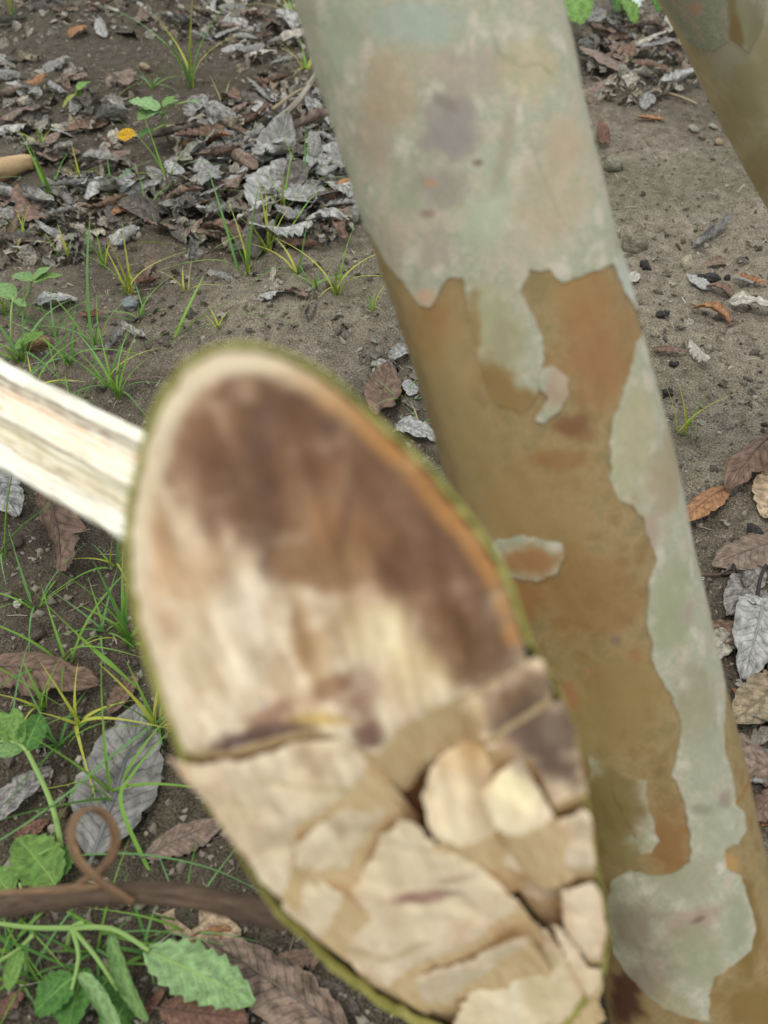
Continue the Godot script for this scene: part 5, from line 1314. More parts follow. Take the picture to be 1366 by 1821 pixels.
# ---------------------------------------------------------------- grass
func blade_mesh(bend: float, side: float, sd: float) -> ArrayMesh:
	var n := 10
	var verts := PackedVector3Array()
	var uvs := PackedVector2Array()
	for j in n + 1:
		var t := float(j) / n
		var w := 0.5 * pow(1.0 - t * 0.985, 0.65) * (0.75 + 0.25 * sin(PI * minf(t * 1.6, 1.0)))
		var mid := Vector3(side * t * t + 0.02 * sin(t * 5.0 + sd), t - 0.32 * bend * t * t, bend * t * t)
		for i in 3:
			var s := float(i) - 1.0
			verts.append(Vector3(mid.x, mid.y, mid.z - absf(s) * 0.012 * (1.0 - t)) + Vector3(s * w, 0, 0))
			uvs.append(Vector2(i * 0.5, t))
	return surface(verts, uvs, grid_index(2, n))

func long_blade(pts: Array, width: float, wide: Vector3) -> ArrayMesh:
	var c := Curve3D.new()
	for i in pts.size():
		var t := Vector3.ZERO
		if i > 0 and i < pts.size() - 1:
			t = (pts[i + 1] - pts[i - 1]) / 6.0
		c.add_point(pts[i], -t, t)
	var total := c.get_baked_length()
	var n := 36
	var verts := PackedVector3Array()
	var uvs := PackedVector2Array()
	for j in n + 1:
		var t := float(j) / n
		var p := c.sample_baked(t * total, true)
		var d := (c.sample_baked(minf(t + 0.01, 1.0) * total, true) - c.sample_baked(maxf(t - 0.01, 0.0) * total, true)).normalized()
		var wd := (wide - d * wide.dot(d)).normalized()
		var nn := d.cross(wd)
		var w := width * 0.5 * pow(1.0 - 0.97 * t, 0.55) * (0.6 + 0.4 * minf(t * 5.0, 1.0))
		for i in 3:
			var s := float(i) - 1.0
			verts.append(p + wd * s * w + nn * (0.25 * w * absf(s)))
			uvs.append(Vector2(i * 0.5, t))
	return surface(verts, uvs, grid_index(2, n))

func tuft(at: Vector2, blades: int, length: float, width: float, kinds: Array, spread: float, label: String) -> void:
	var p := on_ground(at, -0.003)
	var root := thing("grass_tuft", label, "grass", p, "grass tufts on the soil")
	for k in blades + 2:
		var m := part("blade", blade_meshes[rng.randi() % blade_meshes.size()], M.blade[kinds[rng.randi() % kinds.size()]], root)
		var l := length * rng.randf_range(0.6, 1.3)
		var yaw := TAU * (k + rng.randf() * 0.6) / (blades + 2)
		var b := Basis(Vector3.UP, yaw) * Basis(Vector3.RIGHT, spread * rng.randf_range(0.3, 1.0))
		m.transform = Transform3D(b.scaled_local(Vector3(width * rng.randf_range(0.8, 1.2), l, l)), Vector3(rng.randfn(0, 0.003), 0, rng.randfn(0, 0.003)))

func blade(pts: Array, width: float, kind: String, wide: Vector3, label: String) -> void:
	var base: Vector3 = pts[0]
	var root := thing("grass_stalk", label, "grass blade", base, "long arching grass blades")
	part("blade", long_blade(pts, width, wide), M.blade[kind], root, -base)

func make_grass() -> void:
	for i in 7:
		blade_meshes.append(blade_mesh([0.12, 0.3, 0.5, 0.75, 1.0, 0.2, 0.4][i], [0.05, -0.08, 0.1, -0.15, 0.1, 0.12, -0.05][i], i * 1.7))
	var y := ["yellow", "fresh", "yellow"]
	var g := ["fresh", "deep", "blue"]
	var f := ["fresh", "yellow", "deep", "fresh"]
	tuft(Vector2(-0.1936,-1.1404), 4, 0.115, 0.0045, f, 0.25, "grass tuft of few tall blades before the grey heap")
	tuft(Vector2(-0.1692,-1.1991), 7, 0.10, 0.0045, y, 0.35, "yellowish upright grass tuft on the near edge of the grey heap")
	tuft(Vector2(-0.1232,-1.1373), 4, 0.075, 0.004, f, 0.5, "short spreading grass tuft right of the yellowish upright tuft")
	tuft(Vector2(-0.0651,-1.0913), 5, 0.085, 0.0042, y, 0.22, "upright yellow-green tuft on pale soil by the trunk")
	tuft(Vector2(-0.0154,-1.0577), 3, 0.05, 0.004, y, 0.2, "smallest two-bladed tuft touching the trunk's edge")
	tuft(Vector2(-0.1364,-1.4633), 6, 0.10, 0.0036, f, 0.5, "thin grass tuft rising through the heap beside the trunk")
	tuft(Vector2(-0.4735,-1.2161), 4, 0.065, 0.0042, y, 0.3, "stubby yellow tuft before the silver rolled leaf")
	tuft(Vector2(-0.4164,-1.2093), 4, 0.07, 0.004, f, 0.35, "pale green tuft between stubby yellow tuft and cupped leaf")
	tuft(Vector2(-0.3681,-1.1341), 5, 0.085, 0.0045, y, 0.25, "yellow tuft behind the reddish-brown curled leaf")
	tuft(Vector2(-0.4055,-1.9639), 7, 0.20, 0.007, ["blue", "deep", "yellow"], 0.22, "tallest far grass tuft on the dark soil")
	tuft(Vector2(-0.4507,-1.4264), 4, 0.10, 0.0042, g, 0.7, "bent grass tuft beside the yellow leaf's litter")
	tuft(Vector2(-0.3653,-1.4633), 4, 0.12, 0.0035, g, 0.4, "wispy tuft just below the twin orange leaves")
	tuft(Vector2(-0.5444,-1.4053), 3, 0.11, 0.006, g, 0.3, "single broad-bladed tuft right of the tan log end")
	tuft(Vector2(0.3453,-0.8032), 4, 0.065, 0.0032, y, 0.3, "lone seedling tuft on bare soil right of the trunk")
	tuft(Vector2(-0.2338,-0.4989), 8, 0.105, 0.0055, f, 0.3, "dense bright tuft against the stump's lower flank")
	tuft(Vector2(-0.2567,-0.4125), 5, 0.06, 0.0036, y, 0.6, "small yellow-green tuft between the two weeds")
	tuft(Vector2(-0.1874,-0.4017), 7, 0.075, 0.004, f, 0.35, "bright tuft beside the stump above the large grey leaf")
	tuft(Vector2(-0.2917,-0.4258), 5, 0.055, 0.0036, y, 0.4, "yellowish tuft before the broad reddish-brown leaf")
	tuft(Vector2(-0.32,-0.8681), 9, 0.10, 0.0042, g, 0.4, "green tuft growing behind the split wood by the stump")
	tuft(Vector2(-0.3379,-0.8933), 6, 0.085, 0.004, f, 0.6, "spreading tuft beside the taller tuft behind the split wood")
	tuft(Vector2(-0.3162,-0.6778), 4, 0.06, 0.004, f, 0.4, "tuft hidden under the split wood's lower edge")
	tuft(Vector2(-0.4657,-0.9478), 8, 0.11, 0.0045, g, 0.8, "wide dark tuft at the tan stone behind the split wood")
	tuft(Vector2(-0.4456,-1.0198), 6, 0.09, 0.0036, g, 0.9, "sprawling tuft between tan stone and hollow brown curl")
	tuft(Vector2(-0.5187,-1.062), 6, 0.09, 0.0036, g, 0.7, "fine tuft under the three-leaved seedling")
	tuft(Vector2(-0.2258,-2.4088), 12, 0.10, 0.006, ["fresh", "deep", "yellow"], 0.7, "bright far tuft beside the trunk's top")
	tuft(Vector2(-0.1691,-2.0588), 10, 0.09, 0.005, ["dry", "yellow", "fresh"], 0.9, "straw-yellow tuft behind the forked grey sticks")
	tuft(Vector2(0.0219,-0.876), 4, 0.06, 0.003, g, 0.6, "thin tuft in the gap between stump and trunk")
	tuft(Vector2(0.041,-0.821), 4, 0.05, 0.0028, ["dry", "blue"], 0.7, "fine pale tuft over the crumpled pale leaf in the gap")
	tuft(Vector2(-0.5084,-1.4633), 4, 0.06, 0.0035, y, 0.6, "tiny tuft left of the bent grass tuft")
	tuft(Vector2(-0.6191,-1.6046), 4, 0.06, 0.004, y, 0.4, "stubby yellowish tuft beside the tan log end")
	tuft(Vector2(-0.4832,-1.937), 5, 0.09, 0.004, g, 0.8, "faint tuft on dark soil above the green seedling")
	tuft(Vector2(-0.9473,-2.5048), 5, 0.15, 0.007, ["deep", "dry"], 0.5, "far corner tuft on the dark soil")
	tuft(Vector2(-0.3207,-1.8566), 3, 0.06, 0.004, ["dry", "yellow"], 0.5, "dry tuft near the pale bare twig")
	tuft(Vector2(-0.2563,-0.2327), 6, 0.05, 0.003, g, 0.9, "fine grass under the serrated weed")
	tuft(Vector2(-0.166,-0.2327), 5, 0.05, 0.003, g, 0.9, "fine grass between the serrated weed's leaves")
	for q in [[Vector2(-0.2393,-0.2144), "in the corner beside the oval weed leaf"], [Vector2(-0.2005,-0.229), "under the folded weed leaf"], [Vector2(-0.1404,-0.2441), "right below the twig"], [Vector2(-0.2603,-0.2597), "behind the twig's left part"], [Vector2(-0.2666,-0.3922), "behind the round-leaved weed's stem"], [Vector2(-0.2624,-0.5158), "left of the dense bright tuft"], [Vector2(-0.3326,-0.5428), "on the soil bank"], [Vector2(-0.3337,-1.062), "above the split wood on pale soil"], [Vector2(-0.375,-0.8591), "right behind the split wood's middle"]]:
		tuft(q[0], 7, 0.07, 0.0026, g, 0.9, "fine thin-bladed grass tuft " + String(q[1]))
	for q in [[Vector2(-0.3744,-0.6009), "at the frame's edge on the soil bank"], [Vector2(-0.2838,-0.4775), "behind the broad reddish-brown leaf"], [Vector2(-0.31,-0.3974), "beside the round-leaved weed's lowest leaf"], [Vector2(-0.2147,-0.347), "over the large grey leaf's side"], [Vector2(-0.4365,-0.8157), "under the split wood at the edge"]]:
		tuft(q[0], 4, 0.13, 0.0030, g, 0.7, "tuft of long arching blades " + String(q[1]))
	tuft(Vector2(-0.4062,-0.954), 7, 0.085, 0.0042, g, 0.7, "leafy green tuft between the sprawling tuft and the split wood")
	tuft(Vector2(-0.4289,-0.8817), 6, 0.07, 0.004, f, 0.8, "short spreading tuft right behind the split wood's far edge")
	tuft(Vector2(-0.3792,-0.9929), 5, 0.08, 0.0036, g, 0.6, "slim tuft right of the tan stone and tuft")
	tuft(Vector2(-0.2817,-1.1217), 4, 0.05, 0.003, ["yellow", "dry"], 0.6, "faint dry tuft on pale soil right of the reddish-brown curled leaf")
	tuft(Vector2(-0.2202,-1.0198), 4, 0.045, 0.0032, f, 0.8, "low tuft under the arching blade behind the stump top")
	tuft(Vector2(-0.3825,-1.3786), 4, 0.08, 0.0034, g, 0.6, "thin tuft beside the cupped grey-brown leaf")
	tuft(Vector2(-0.1613,-1.3584), 5, 0.10, 0.0038, f, 0.5, "tuft growing through the middle of the grey heap")
	tuft(Vector2(-0.0964,-1.0913), 3, 0.06, 0.0036, f, 0.6, "sparse tuft left of the upright yellow-green tuft")
	tuft(Vector2(-0.5584,-1.2911), 5, 0.07, 0.0036, y, 0.7, "pale tuft before the silver rolled leaf's open end")
	tuft(Vector2(-0.2662,-0.5933), 5, 0.06, 0.0036, f, 0.5, "slender tuft against the stump's flank below the hanging brown leaf")
	blade([Vector3(-0.181,0.01,-0.4181),Vector3(-0.2127,0.03,-0.3666),Vector3(-0.2371,0.045,-0.323),Vector3(-0.2736,0.05,-0.2862),Vector3(-0.3164,0.04,-0.2746)], 0.0062, "blue", Vector3(0.4, 0.6, 0.7), "broad blade slanting across the large grey leaf to the twig's left")
	blade([Vector3(-0.2054,0,-0.4417),Vector3(-0.2377,0.03,-0.4584),Vector3(-0.2791,0.05,-0.4884),Vector3(-0.3195,0.05,-0.5272),Vector3(-0.3637,0.04,-0.5784)], 0.0048, "fresh", Vector3(0.6, -0.5, 0.5), "long blade running from under the split wood to the stump's flank")
	blade([Vector3(-0.2307,0.01,-0.2967),Vector3(-0.1752,0.03,-0.2882),Vector3(-0.1211,0.03,-0.2771),Vector3(-0.077,0.015,-0.2615)], 0.0044, "blue", Vector3(0, 0.7, 0.7), "thin blade crossing behind the bark curl towards the stump")
	blade([Vector3(-0.279,0,-0.3542),Vector3(-0.2337,0.02,-0.3529),Vector3(-0.2043,0.02,-0.3801),Vector3(-0.1838,0.01,-0.4072)], 0.0030, "yellow", Vector3(0, 0.7, 0.7), "fine pale blade over the large grey leaf")
	blade([Vector3(-0.1718,0,-0.2842),Vector3(-0.1975,0.03,-0.3264),Vector3(-0.1926,0.03,-0.3544),Vector3(-0.1754,0.02,-0.3956)], 0.0040, "fresh", Vector3(1, 0, 0.3), "pale green blade curving up the large grey leaf")
	blade([Vector3(-0.339,0,-0.9604),Vector3(-0.2562,0.03,-0.9926),Vector3(-0.1746,0.045,-0.9911),Vector3(-0.1034,0.03,-0.9859),Vector3(-0.0495,0,-0.9694)], 0.0048, "fresh", Vector3(0, 0.6, 0.8), "arching blade reaching over the soil behind the stump top")
	blade([Vector3(-0.2827,0,-0.9902),Vector3(-0.2413,0.02,-1.0293),Vector3(-0.1984,0.03,-1.0553),Vector3(-0.1618,0.03,-1.067)], 0.006, "fresh", Vector3(0, 0.6, 0.8), "short bright blade above the arching blade")
	blade([Vector3(-0.278,0,-1.0062),Vector3(-0.2592,0.03,-1.0339),Vector3(-0.251,0.03,-1.1153)], 0.005, "fresh", Vector3(1, 0, 0.3), "upright blade at the foot of the arching blade")
	blade([Vector3(-0.3672,0,-0.9415),Vector3(-0.3735,0.05,-0.9803),Vector3(-0.3798,0.09,-1.036),Vector3(-0.3989,0.1,-1.1411)], 0.0045, "deep", Vector3(1, 0, 0.2), "tall seeding grass stalk behind the split wood")
	blade([Vector3(-0.5282,0.02,-1.0872),Vector3(-0.4639,0.03,-1.0339),Vector3(-0.4139,0.02,-0.9753),Vector3(-0.38,0,-0.9353)], 0.004, "blue", Vector3(0.4, 0.6, 0.6), "drooping blade from the three-leaved seedling's side")
	blade([Vector3(-0.4548,0,-0.876),Vector3(-0.4184,0.03,-0.91),Vector3(-0.3897,0.04,-0.97)], 0.0042, "deep", Vector3(1, 0.3, 0), "dark blade behind the split wood near the tan stone")
	blade([Vector3(-0.2806,0,-0.2863),Vector3(-0.2251,0.02,-0.2682),Vector3(-0.1738,0.02,-0.2714),Vector3(-0.1305,0.01,-0.2676)], 0.0028, "blue", Vector3(0, 0.7, 0.7), "thin blade lying just above the twig")
	blade([Vector3(-0.1939,0.02,-0.2365),Vector3(-0.1532,0.03,-0.2346),Vector3(-0.1081,0.02,-0.2292),Vector3(-0.0836,0,-0.2327)], 0.0028, "blue", Vector3(0, 0.7, 0.7), "thin blade lying just below the twig")
	blade([Vector3(-0.2174,0.03,-0.2477),Vector3(-0.1736,0.035,-0.228),Vector3(-0.1248,0.03,-0.2227)], 0.0052, "fresh", Vector3(0, 0.7, 0.7), "bright narrow blade along the serrated leaf's upper edge")
	blade([Vector3(-0.2585,0.03,-0.231),Vector3(-0.2248,0.03,-0.2184),Vector3(-0.1906,0.02,-0.2061),Vector3(-0.1726,0.01,-0.1905)], 0.004, "deep", Vector3(0, 0.7, 0.7), "dark blade crossing the serrated weed's stems")
	blade([Vector3(-0.3386,0.02,-0.4628),Vector3(-0.2868,0.03,-0.4269),Vector3(-0.2506,0.01,-0.4127)], 0.005, "fresh", Vector3(0.3, 0.6, 0.7), "blade lying over the broad reddish-brown leaf")
	blade([Vector3(-0.2266,0,-0.6693),Vector3(-0.2857,0.03,-0.6465),Vector3(-0.3322,0.03,-0.6506),Vector3(-0.3917,0.02,-0.6868)], 0.004, "deep", Vector3(0, 0.7, 0.7), "shaded blade along the split wood's lower edge")
	blade([Vector3(-0.2046,0,-1.1452),Vector3(-0.2184,0.04,-1.1774),Vector3(-0.238,0.06,-1.2421),Vector3(-0.2766,0.07,-1.3773)], 0.0040, "deep", Vector3(1, 0, 0), "tallest single blade before the grey heap")
	blade([Vector3(-0.1699,0,-1.189),Vector3(-0.1365,0.04,-1.2472),Vector3(-0.1109,0.05,-1.3206),Vector3(-0.0832,0.05,-1.3818)], 0.0044, "fresh", Vector3(1, 0.4, 0), "blade leaning across the heap towards the trunk")
	blade([Vector3(-0.384,0,-1.2727),Vector3(-0.3161,0.03,-1.2105),Vector3(-0.265,0.02,-1.1904)], 0.004, "yellow", Vector3(0, 0.7, 0.7), "pale bent blade in front of the cupped leaf")
	blade([Vector3(0.3392,0,-0.8105),Vector3(0.3612,0.012,-0.7803),Vector3(0.3878,0.01,-0.76)], 0.0030, "deep", Vector3(0, 0.7, 0.7), "thin green runner on the bare soil right of the trunk")

# ---------------------------------------------------------------- weeds
func weed(label: String, at: Vector3, stems: Array, leaves: Array) -> void:
	var base := Vector3(at.x, ground_height(at.x, at.z), at.z)
	var root := thing("weed", label, "weed", base)
	for s in stems:
		var pts: Array = s[0]
		part("stem", tube(pts, [s[1], float(s[1]) * 0.7], 8, 0.1), M.stem, root, -base)
	for l in leaves:
		var a: Vector3 = l[0][0]
		var b: Vector3 = l[0][1]
		var len := a.distance_to(b)
		var o := part("leaf", M.weed_leaf[l[2]][0], M.green[l[3]], root)
		lay(o, (a + b) * 0.5 - base - Vector3(0, len * 0.05, 0), b - a, l[4], Vector3(len * float(l[1]), len, len))
		var rb := part("midrib", M.weed_leaf[l[2]][1], M.stem, o)
		rb.scale = Vector3(1, 1, 1)

func make_weeds() -> void:
	M.weed_leaf = {}
	for k in [["serrated", 0.42, 0.3, -0.5, 0.1, 0.05, 51.0, 0.30, 8.0], ["folded", 0.40, 1.6, -0.6, 0.2, 0.04, 52.0, 0.22, 8.0], ["oval", 0.62, 0.4, -0.5, 0.1, 0.03, 53.0, 0.0, 9.0], ["broad", 0.74, 0.5, -0.5, 0.1, 0.06, 54.0, 0.22, 7.0], ["lobed", 0.85, 0.4, -0.7, 0.2, 0.07, 55.0, 0.45, 2.6]]:
		var got := leaf_mesh(k[1], k[2], k[3], k[4], k[5], k[6], k[7], k[8], 0.0, 48, 12)
		var pts: Array = []
		var mid: Array = got[1]
		for i in range(0, mid.size() - 3, 6):
			pts.append((mid[i] as Vector3) - Vector3(0, 0.003, 0))
		M.weed_leaf[k[0]] = [got[0], tube(pts, [0.012, 0.008, 0.004], 6)]
	weed("large serrated green weed in the corner below the twig", Vector3(-0.2199,0,-0.2441), [
		[[Vector3(-0.2208,0,-0.229),Vector3(-0.2114,0.03,-0.2365),Vector3(-0.2023,0.035,-0.2382)], 0.0022], [[Vector3(-0.2114,0.03,-0.2365),Vector3(-0.1809,0.04,-0.2319),Vector3(-0.1527,0.045,-0.2166)], 0.0020], [[Vector3(-0.2114,0.03,-0.2365),Vector3(-0.1912,0.03,-0.2184),Vector3(-0.1718,0.03,-0.1977)], 0.0018],
		[[Vector3(-0.2114,0.03,-0.2365),Vector3(-0.2373,0.03,-0.2365),Vector3(-0.269,0.03,-0.2402)], 0.0020], [[Vector3(-0.2114,0.03,-0.2365),Vector3(-0.2024,0.03,-0.2184),Vector3(-0.2016,0.03,-0.1977)], 0.0018], [[Vector3(-0.2361,0.03,-0.2321),Vector3(-0.2464,0.025,-0.2237),Vector3(-0.264,0.02,-0.2148)], 0.0016]], [
		[[Vector3(-0.1554,0.045,-0.2173),Vector3(-0.0818,0.04,-0.1874)], 1.1, "serrated", "pale", 0.0], [[Vector3(-0.1817,0.04,-0.229),Vector3(-0.1507,0.025,-0.1811)], 0.75, "folded", "blue", 0.3], [[Vector3(-0.1967,0.04,-0.2053),Vector3(-0.1638,0.03,-0.1686)], 0.8, "folded", "pale", -0.2],
		[[Vector3(-0.2023,0.03,-0.2062),Vector3(-0.2255,0.02,-0.1875)], 1.2, "broad", "deep", 0.0], [[Vector3(-0.2001,0.02,-0.2148),Vector3(-0.2011,0.02,-0.1745)], 1.0, "broad", "deep", 0.2], [[Vector3(-0.2428,0.03,-0.2227),Vector3(-0.2428,0.03,-0.1971)], 0.75, "oval", "fresh", 0.0],
		[[Vector3(-0.1877,0.02,-0.2096),Vector3(-0.164,0.02,-0.1942)], 0.9, "broad", "deep", 0.0], [[Vector3(-0.1686,0.012,-0.2),Vector3(-0.181,0.01,-0.1709)], 1.0, "broad", "deep", -0.2]])
	weed("round-leaved green weed climbing beside the bark curl", Vector3(-0.2472,0,-0.3101), [
		[[Vector3(-0.2375,0,-0.2842),Vector3(-0.2404,0.02,-0.3049),Vector3(-0.2523,0.03,-0.331),Vector3(-0.2718,0.05,-0.3591)], 0.0024], [[Vector3(-0.2718,0.05,-0.3591),Vector3(-0.2809,0.052,-0.3656),Vector3(-0.2951,0.05,-0.3678)], 0.0016], [[Vector3(-0.2384,0.02,-0.3005),Vector3(-0.2478,0.03,-0.2874)], 0.0014], [[Vector3(-0.2591,0,-0.2842),Vector3(-0.2526,0.02,-0.2595),Vector3(-0.2559,0.03,-0.2671)], 0.0014]], [
		[[Vector3(-0.2738,0.05,-0.3601),Vector3(-0.2665,0.06,-0.3865)], 1.1, "broad", "deep", 0.3], [[Vector3(-0.2815,0.052,-0.3676),Vector3(-0.3023,0.06,-0.3865)], 1.0, "oval", "fresh", 0.0], [[Vector3(-0.2761,0.055,-0.3638),Vector3(-0.289,0.06,-0.3916)], 0.8, "oval", "fresh", -0.2], [[Vector3(-0.2758,0.05,-0.361),Vector3(-0.3003,0.05,-0.3572)], 0.9, "oval", "blue", 0.0],
		[[Vector3(-0.2394,0.012,-0.3331),Vector3(-0.2297,0.012,-0.3578)], 1.1, "oval", "blue", 0.0], [[Vector3(-0.2335,0.004,-0.3331),Vector3(-0.2434,0.004,-0.3411)], 1.2, "oval", "fresh", 0.0], [[Vector3(-0.2345,0.02,-0.2706),Vector3(-0.268,0.03,-0.3009)], 1.15, "broad", "fresh", 0.1], [[Vector3(-0.2636,0.02,-0.2634),Vector3(-0.2834,0.02,-0.2816)], 1.2, "broad", "fresh", 0.0],
		[[Vector3(-0.2365,0.016,-0.2772),Vector3(-0.2299,0.016,-0.3025)], 1.0, "broad", "deep", 0.0]])
	weed("green lobed seedling beyond the yellow leaf", Vector3(-0.4025,0,-1.664), [
		[[Vector3(-0.3985,0,-1.6535),Vector3(-0.3918,0.05,-1.6174),Vector3(-0.3861,0.09,-1.5862)], 0.0030], [[Vector3(-0.3877,0.07,-1.6024),Vector3(-0.359,0.1,-1.5789)], 0.002], [[Vector3(-0.3909,0.05,-1.6121),Vector3(-0.406,0.05,-1.5862)], 0.002], [[Vector3(-0.3755,0.09,-1.5862),Vector3(-0.3358,0.1,-1.5842)], 0.0015]], [
		[[Vector3(-0.3862,0.09,-1.5809),Vector3(-0.441,0.1,-1.5842)], 1.1, "lobed", "pale", 0.0], [[Vector3(-0.3886,0.085,-1.5897),Vector3(-0.419,0.08,-1.5517)], 1.2, "broad", "blue", 0.0], [[Vector3(-0.3872,0.08,-1.5879),Vector3(-0.4098,0.07,-1.5737)], 1.0, "lobed", "blue", 0.3], [[Vector3(-0.3783,0.1,-1.5683),Vector3(-0.356,0.11,-1.582)], 1.0, "oval", "fresh", 0.0],
		[[Vector3(-0.3368,0.1,-1.5842),Vector3(-0.3147,0.1,-1.5789)], 0.9, "oval", "blue", 0.0], [[Vector3(-0.405,0.05,-1.5913),Vector3(-0.4337,0.04,-1.5767)], 1.0, "broad", "deep", 0.0], [[Vector3(-0.3822,0.09,-1.5915),Vector3(-0.3531,0.1,-1.5896)], 0.8, "oval", "blue", 0.2]])
	weed("pale two-leaved seedling far from the trunk on dark soil", Vector3(-0.6249,0,-1.8723), [[[Vector3(-0.6233,0,-1.8566),Vector3(-0.5978,0.04,-1.8023),Vector3(-0.5902,0.05,-1.8034)], 0.002]], [[[Vector3(-0.5901,0.05,-1.7942),Vector3(-0.5767,0.05,-1.8381)], 0.8, "oval", "fresh", 0.0], [[Vector3(-0.5967,0.04,-1.8023),Vector3(-0.6232,0.02,-1.7845)], 0.7, "oval", "yellow", 0.0], [[Vector3(-0.5894,0.05,-1.8003),Vector3(-0.5945,0.03,-1.8102)], 0.8, "oval", "fresh", 0.0]])
	weed("tiny sprout in front of the cupped grey-brown leaf", Vector3(-0.2674,0,-1.2819), [[[Vector3(-0.2656,0,-1.2691),Vector3(-0.2644,0.015,-1.2686)], 0.0012]], [[[Vector3(-0.2644,0.015,-1.2686),Vector3(-0.2557,0.018,-1.2773)], 0.9, "oval", "fresh", 0.0], [[Vector3(-0.2644,0.015,-1.2686),Vector3(-0.2748,0.018,-1.2663)], 0.9, "oval", "yellow", 0.0], [[Vector3(-0.264,0.016,-1.2666),Vector3(-0.2671,0.018,-1.2847)], 0.9, "oval", "fresh", 0.0]])
	weed("three-leaved seedling behind the split wood", Vector3(-0.4971,0,-1.1217), [[[Vector3(-0.5033,0,-1.062),Vector3(-0.4818,0.03,-1.0699),Vector3(-0.4703,0.05,-1.0704)], 0.0018], [[Vector3(-0.4861,0,-0.9797),Vector3(-0.4796,0.04,-0.9966),Vector3(-0.4812,0.05,-1.0212)], 0.0018]], [
		[[Vector3(-0.4703,0.05,-1.0704),Vector3(-0.4477,0.06,-1.0854)], 1.0, "oval", "blue", 0.0], [[Vector3(-0.4695,0.05,-1.0674),Vector3(-0.501,0.05,-1.0823)], 1.0, "oval", "blue", 0.0], [[Vector3(-0.4671,0.05,-1.0644),Vector3(-0.4328,0.05,-1.0823)], 0.8, "oval", "fresh", 0.0], [[Vector3(-0.4663,0.05,-1.0615),Vector3(-0.4572,0.04,-1.0732)], 0.9, "oval", "fresh", 0.0],
		[[Vector3(-0.4812,0.05,-1.0212),Vector3(-0.5173,0.05,-1.0571)], 0.9, "oval", "blue", 0.0], [[Vector3(-0.4677,0.02,-0.9521),Vector3(-0.4337,0.03,-0.9728)], 0.8, "oval", "fresh", 0.1], [[Vector3(-0.4803,0.05,-1.0185),Vector3(-0.4591,0.05,-1.0005)], 0.8, "oval", "blue", 0.0]])
	weed("broad green leaves hanging over the pale scrap at the top", Vector3(0.625,0,-2.5809), [[[Vector3(0.6006,0,-2.456),Vector3(0.5652,0.06,-2.3665),Vector3(0.5368,0.12,-2.3101)], 0.003], [[Vector3(0.5639,0.06,-2.3665),Vector3(0.6075,0.1,-2.2607)], 0.002]], [
		[[Vector3(0.4164,0.1,-2.2607),Vector3(0.4363,0.07,-2.1494)], 1.0, "broad", "fresh", 0.1], [[Vector3(0.4608,0.1,-2.2984),Vector3(0.4105,0.07,-2.2351)], 0.9, "oval", "fresh", 0.0], [[Vector3(0.5514,0.08,-2.3143),Vector3(0.581,0.04,-2.2605)], 0.9, "broad", "fresh", 0.0], [[Vector3(0.6031,0.1,-2.2701),Vector3(0.6235,0.07,-2.2351)], 0.8, "broad", "deep", 0.0], [[Vector3(0.5389,0.09,-2.2924),Vector3(0.5357,0.06,-2.2736)], 0.8, "oval", "deep", 0.0]])
	weed("small green leaf pair at the trunk's far side by grey leaves", Vector3(0.3144,0,-0.3843), [[[Vector3(0.3149,0,-0.3741),Vector3(0.3095,0.012,-0.3773)], 0.0012]], [[[Vector3(0.3095,0.012,-0.3773),Vector3(0.3043,0.006,-0.3722)], 0.8, "oval", "fresh", 0.0], [[Vector3(0.3104,0.012,-0.3773),Vector3(0.3175,0.018,-0.3854)], 0.7, "oval", "fresh", 0.0]])

# ---------------------------------------------------------------- stones, sticks, grit
func lump(sd: float, rough: float, rings := 10) -> ArrayMesh:
	var nu := rings * 2
	var verts := PackedVector3Array()
	var uvs := PackedVector2Array()
	for j in rings + 1:
		for i in nu + 1:
			var a := TAU * (i % nu) / nu
			var b := PI * j / rings
			var d := Vector3(sin(b) * cos(a), cos(b), sin(b) * sin(a))
			var r := 0.5 * (1.0 + rough * noise_mid.get_noise_3d(d.x * 60.0 + sd * 50.0, d.y * 60.0, d.z * 60.0) * 2.0 + rough * 0.5 * noise_fine.get_noise_3d(d.x * 120.0 + sd * 50.0, d.y * 120.0, d.z * 120.0))
			verts.append(d * r)
			uvs.append(Vector2(float(i) / nu, float(j) / rings))
	return surface(verts, uvs, grid_index(nu, rings, false))

func stone(at: Vector2, size: Vector3, col: Color, sd: float, label: String, called := "stone", group := "", rough := 0.35) -> void:
	var m := mat(col, 0.9)
	m.albedo_texture = M.stone_tex
	var o := top(called, lump(sd, rough), m)
	o.transform = Transform3D(Basis(Vector3.UP, sd * 1.3).scaled_local(size), on_ground(at, size.y * 0.22))
	tag(o, label, called.replace("_", " "), group)

func stick(called: String, pts: Array, r0: float, r1: float, m: Material, label: String) -> void:
	var base: Vector3 = pts[0]
	var root := thing(called, label, "stick", base)
	part("stem", tube(pts, [r0, (r0 + r1) * 0.5, r1], 8, 0.2), m, root, -base)

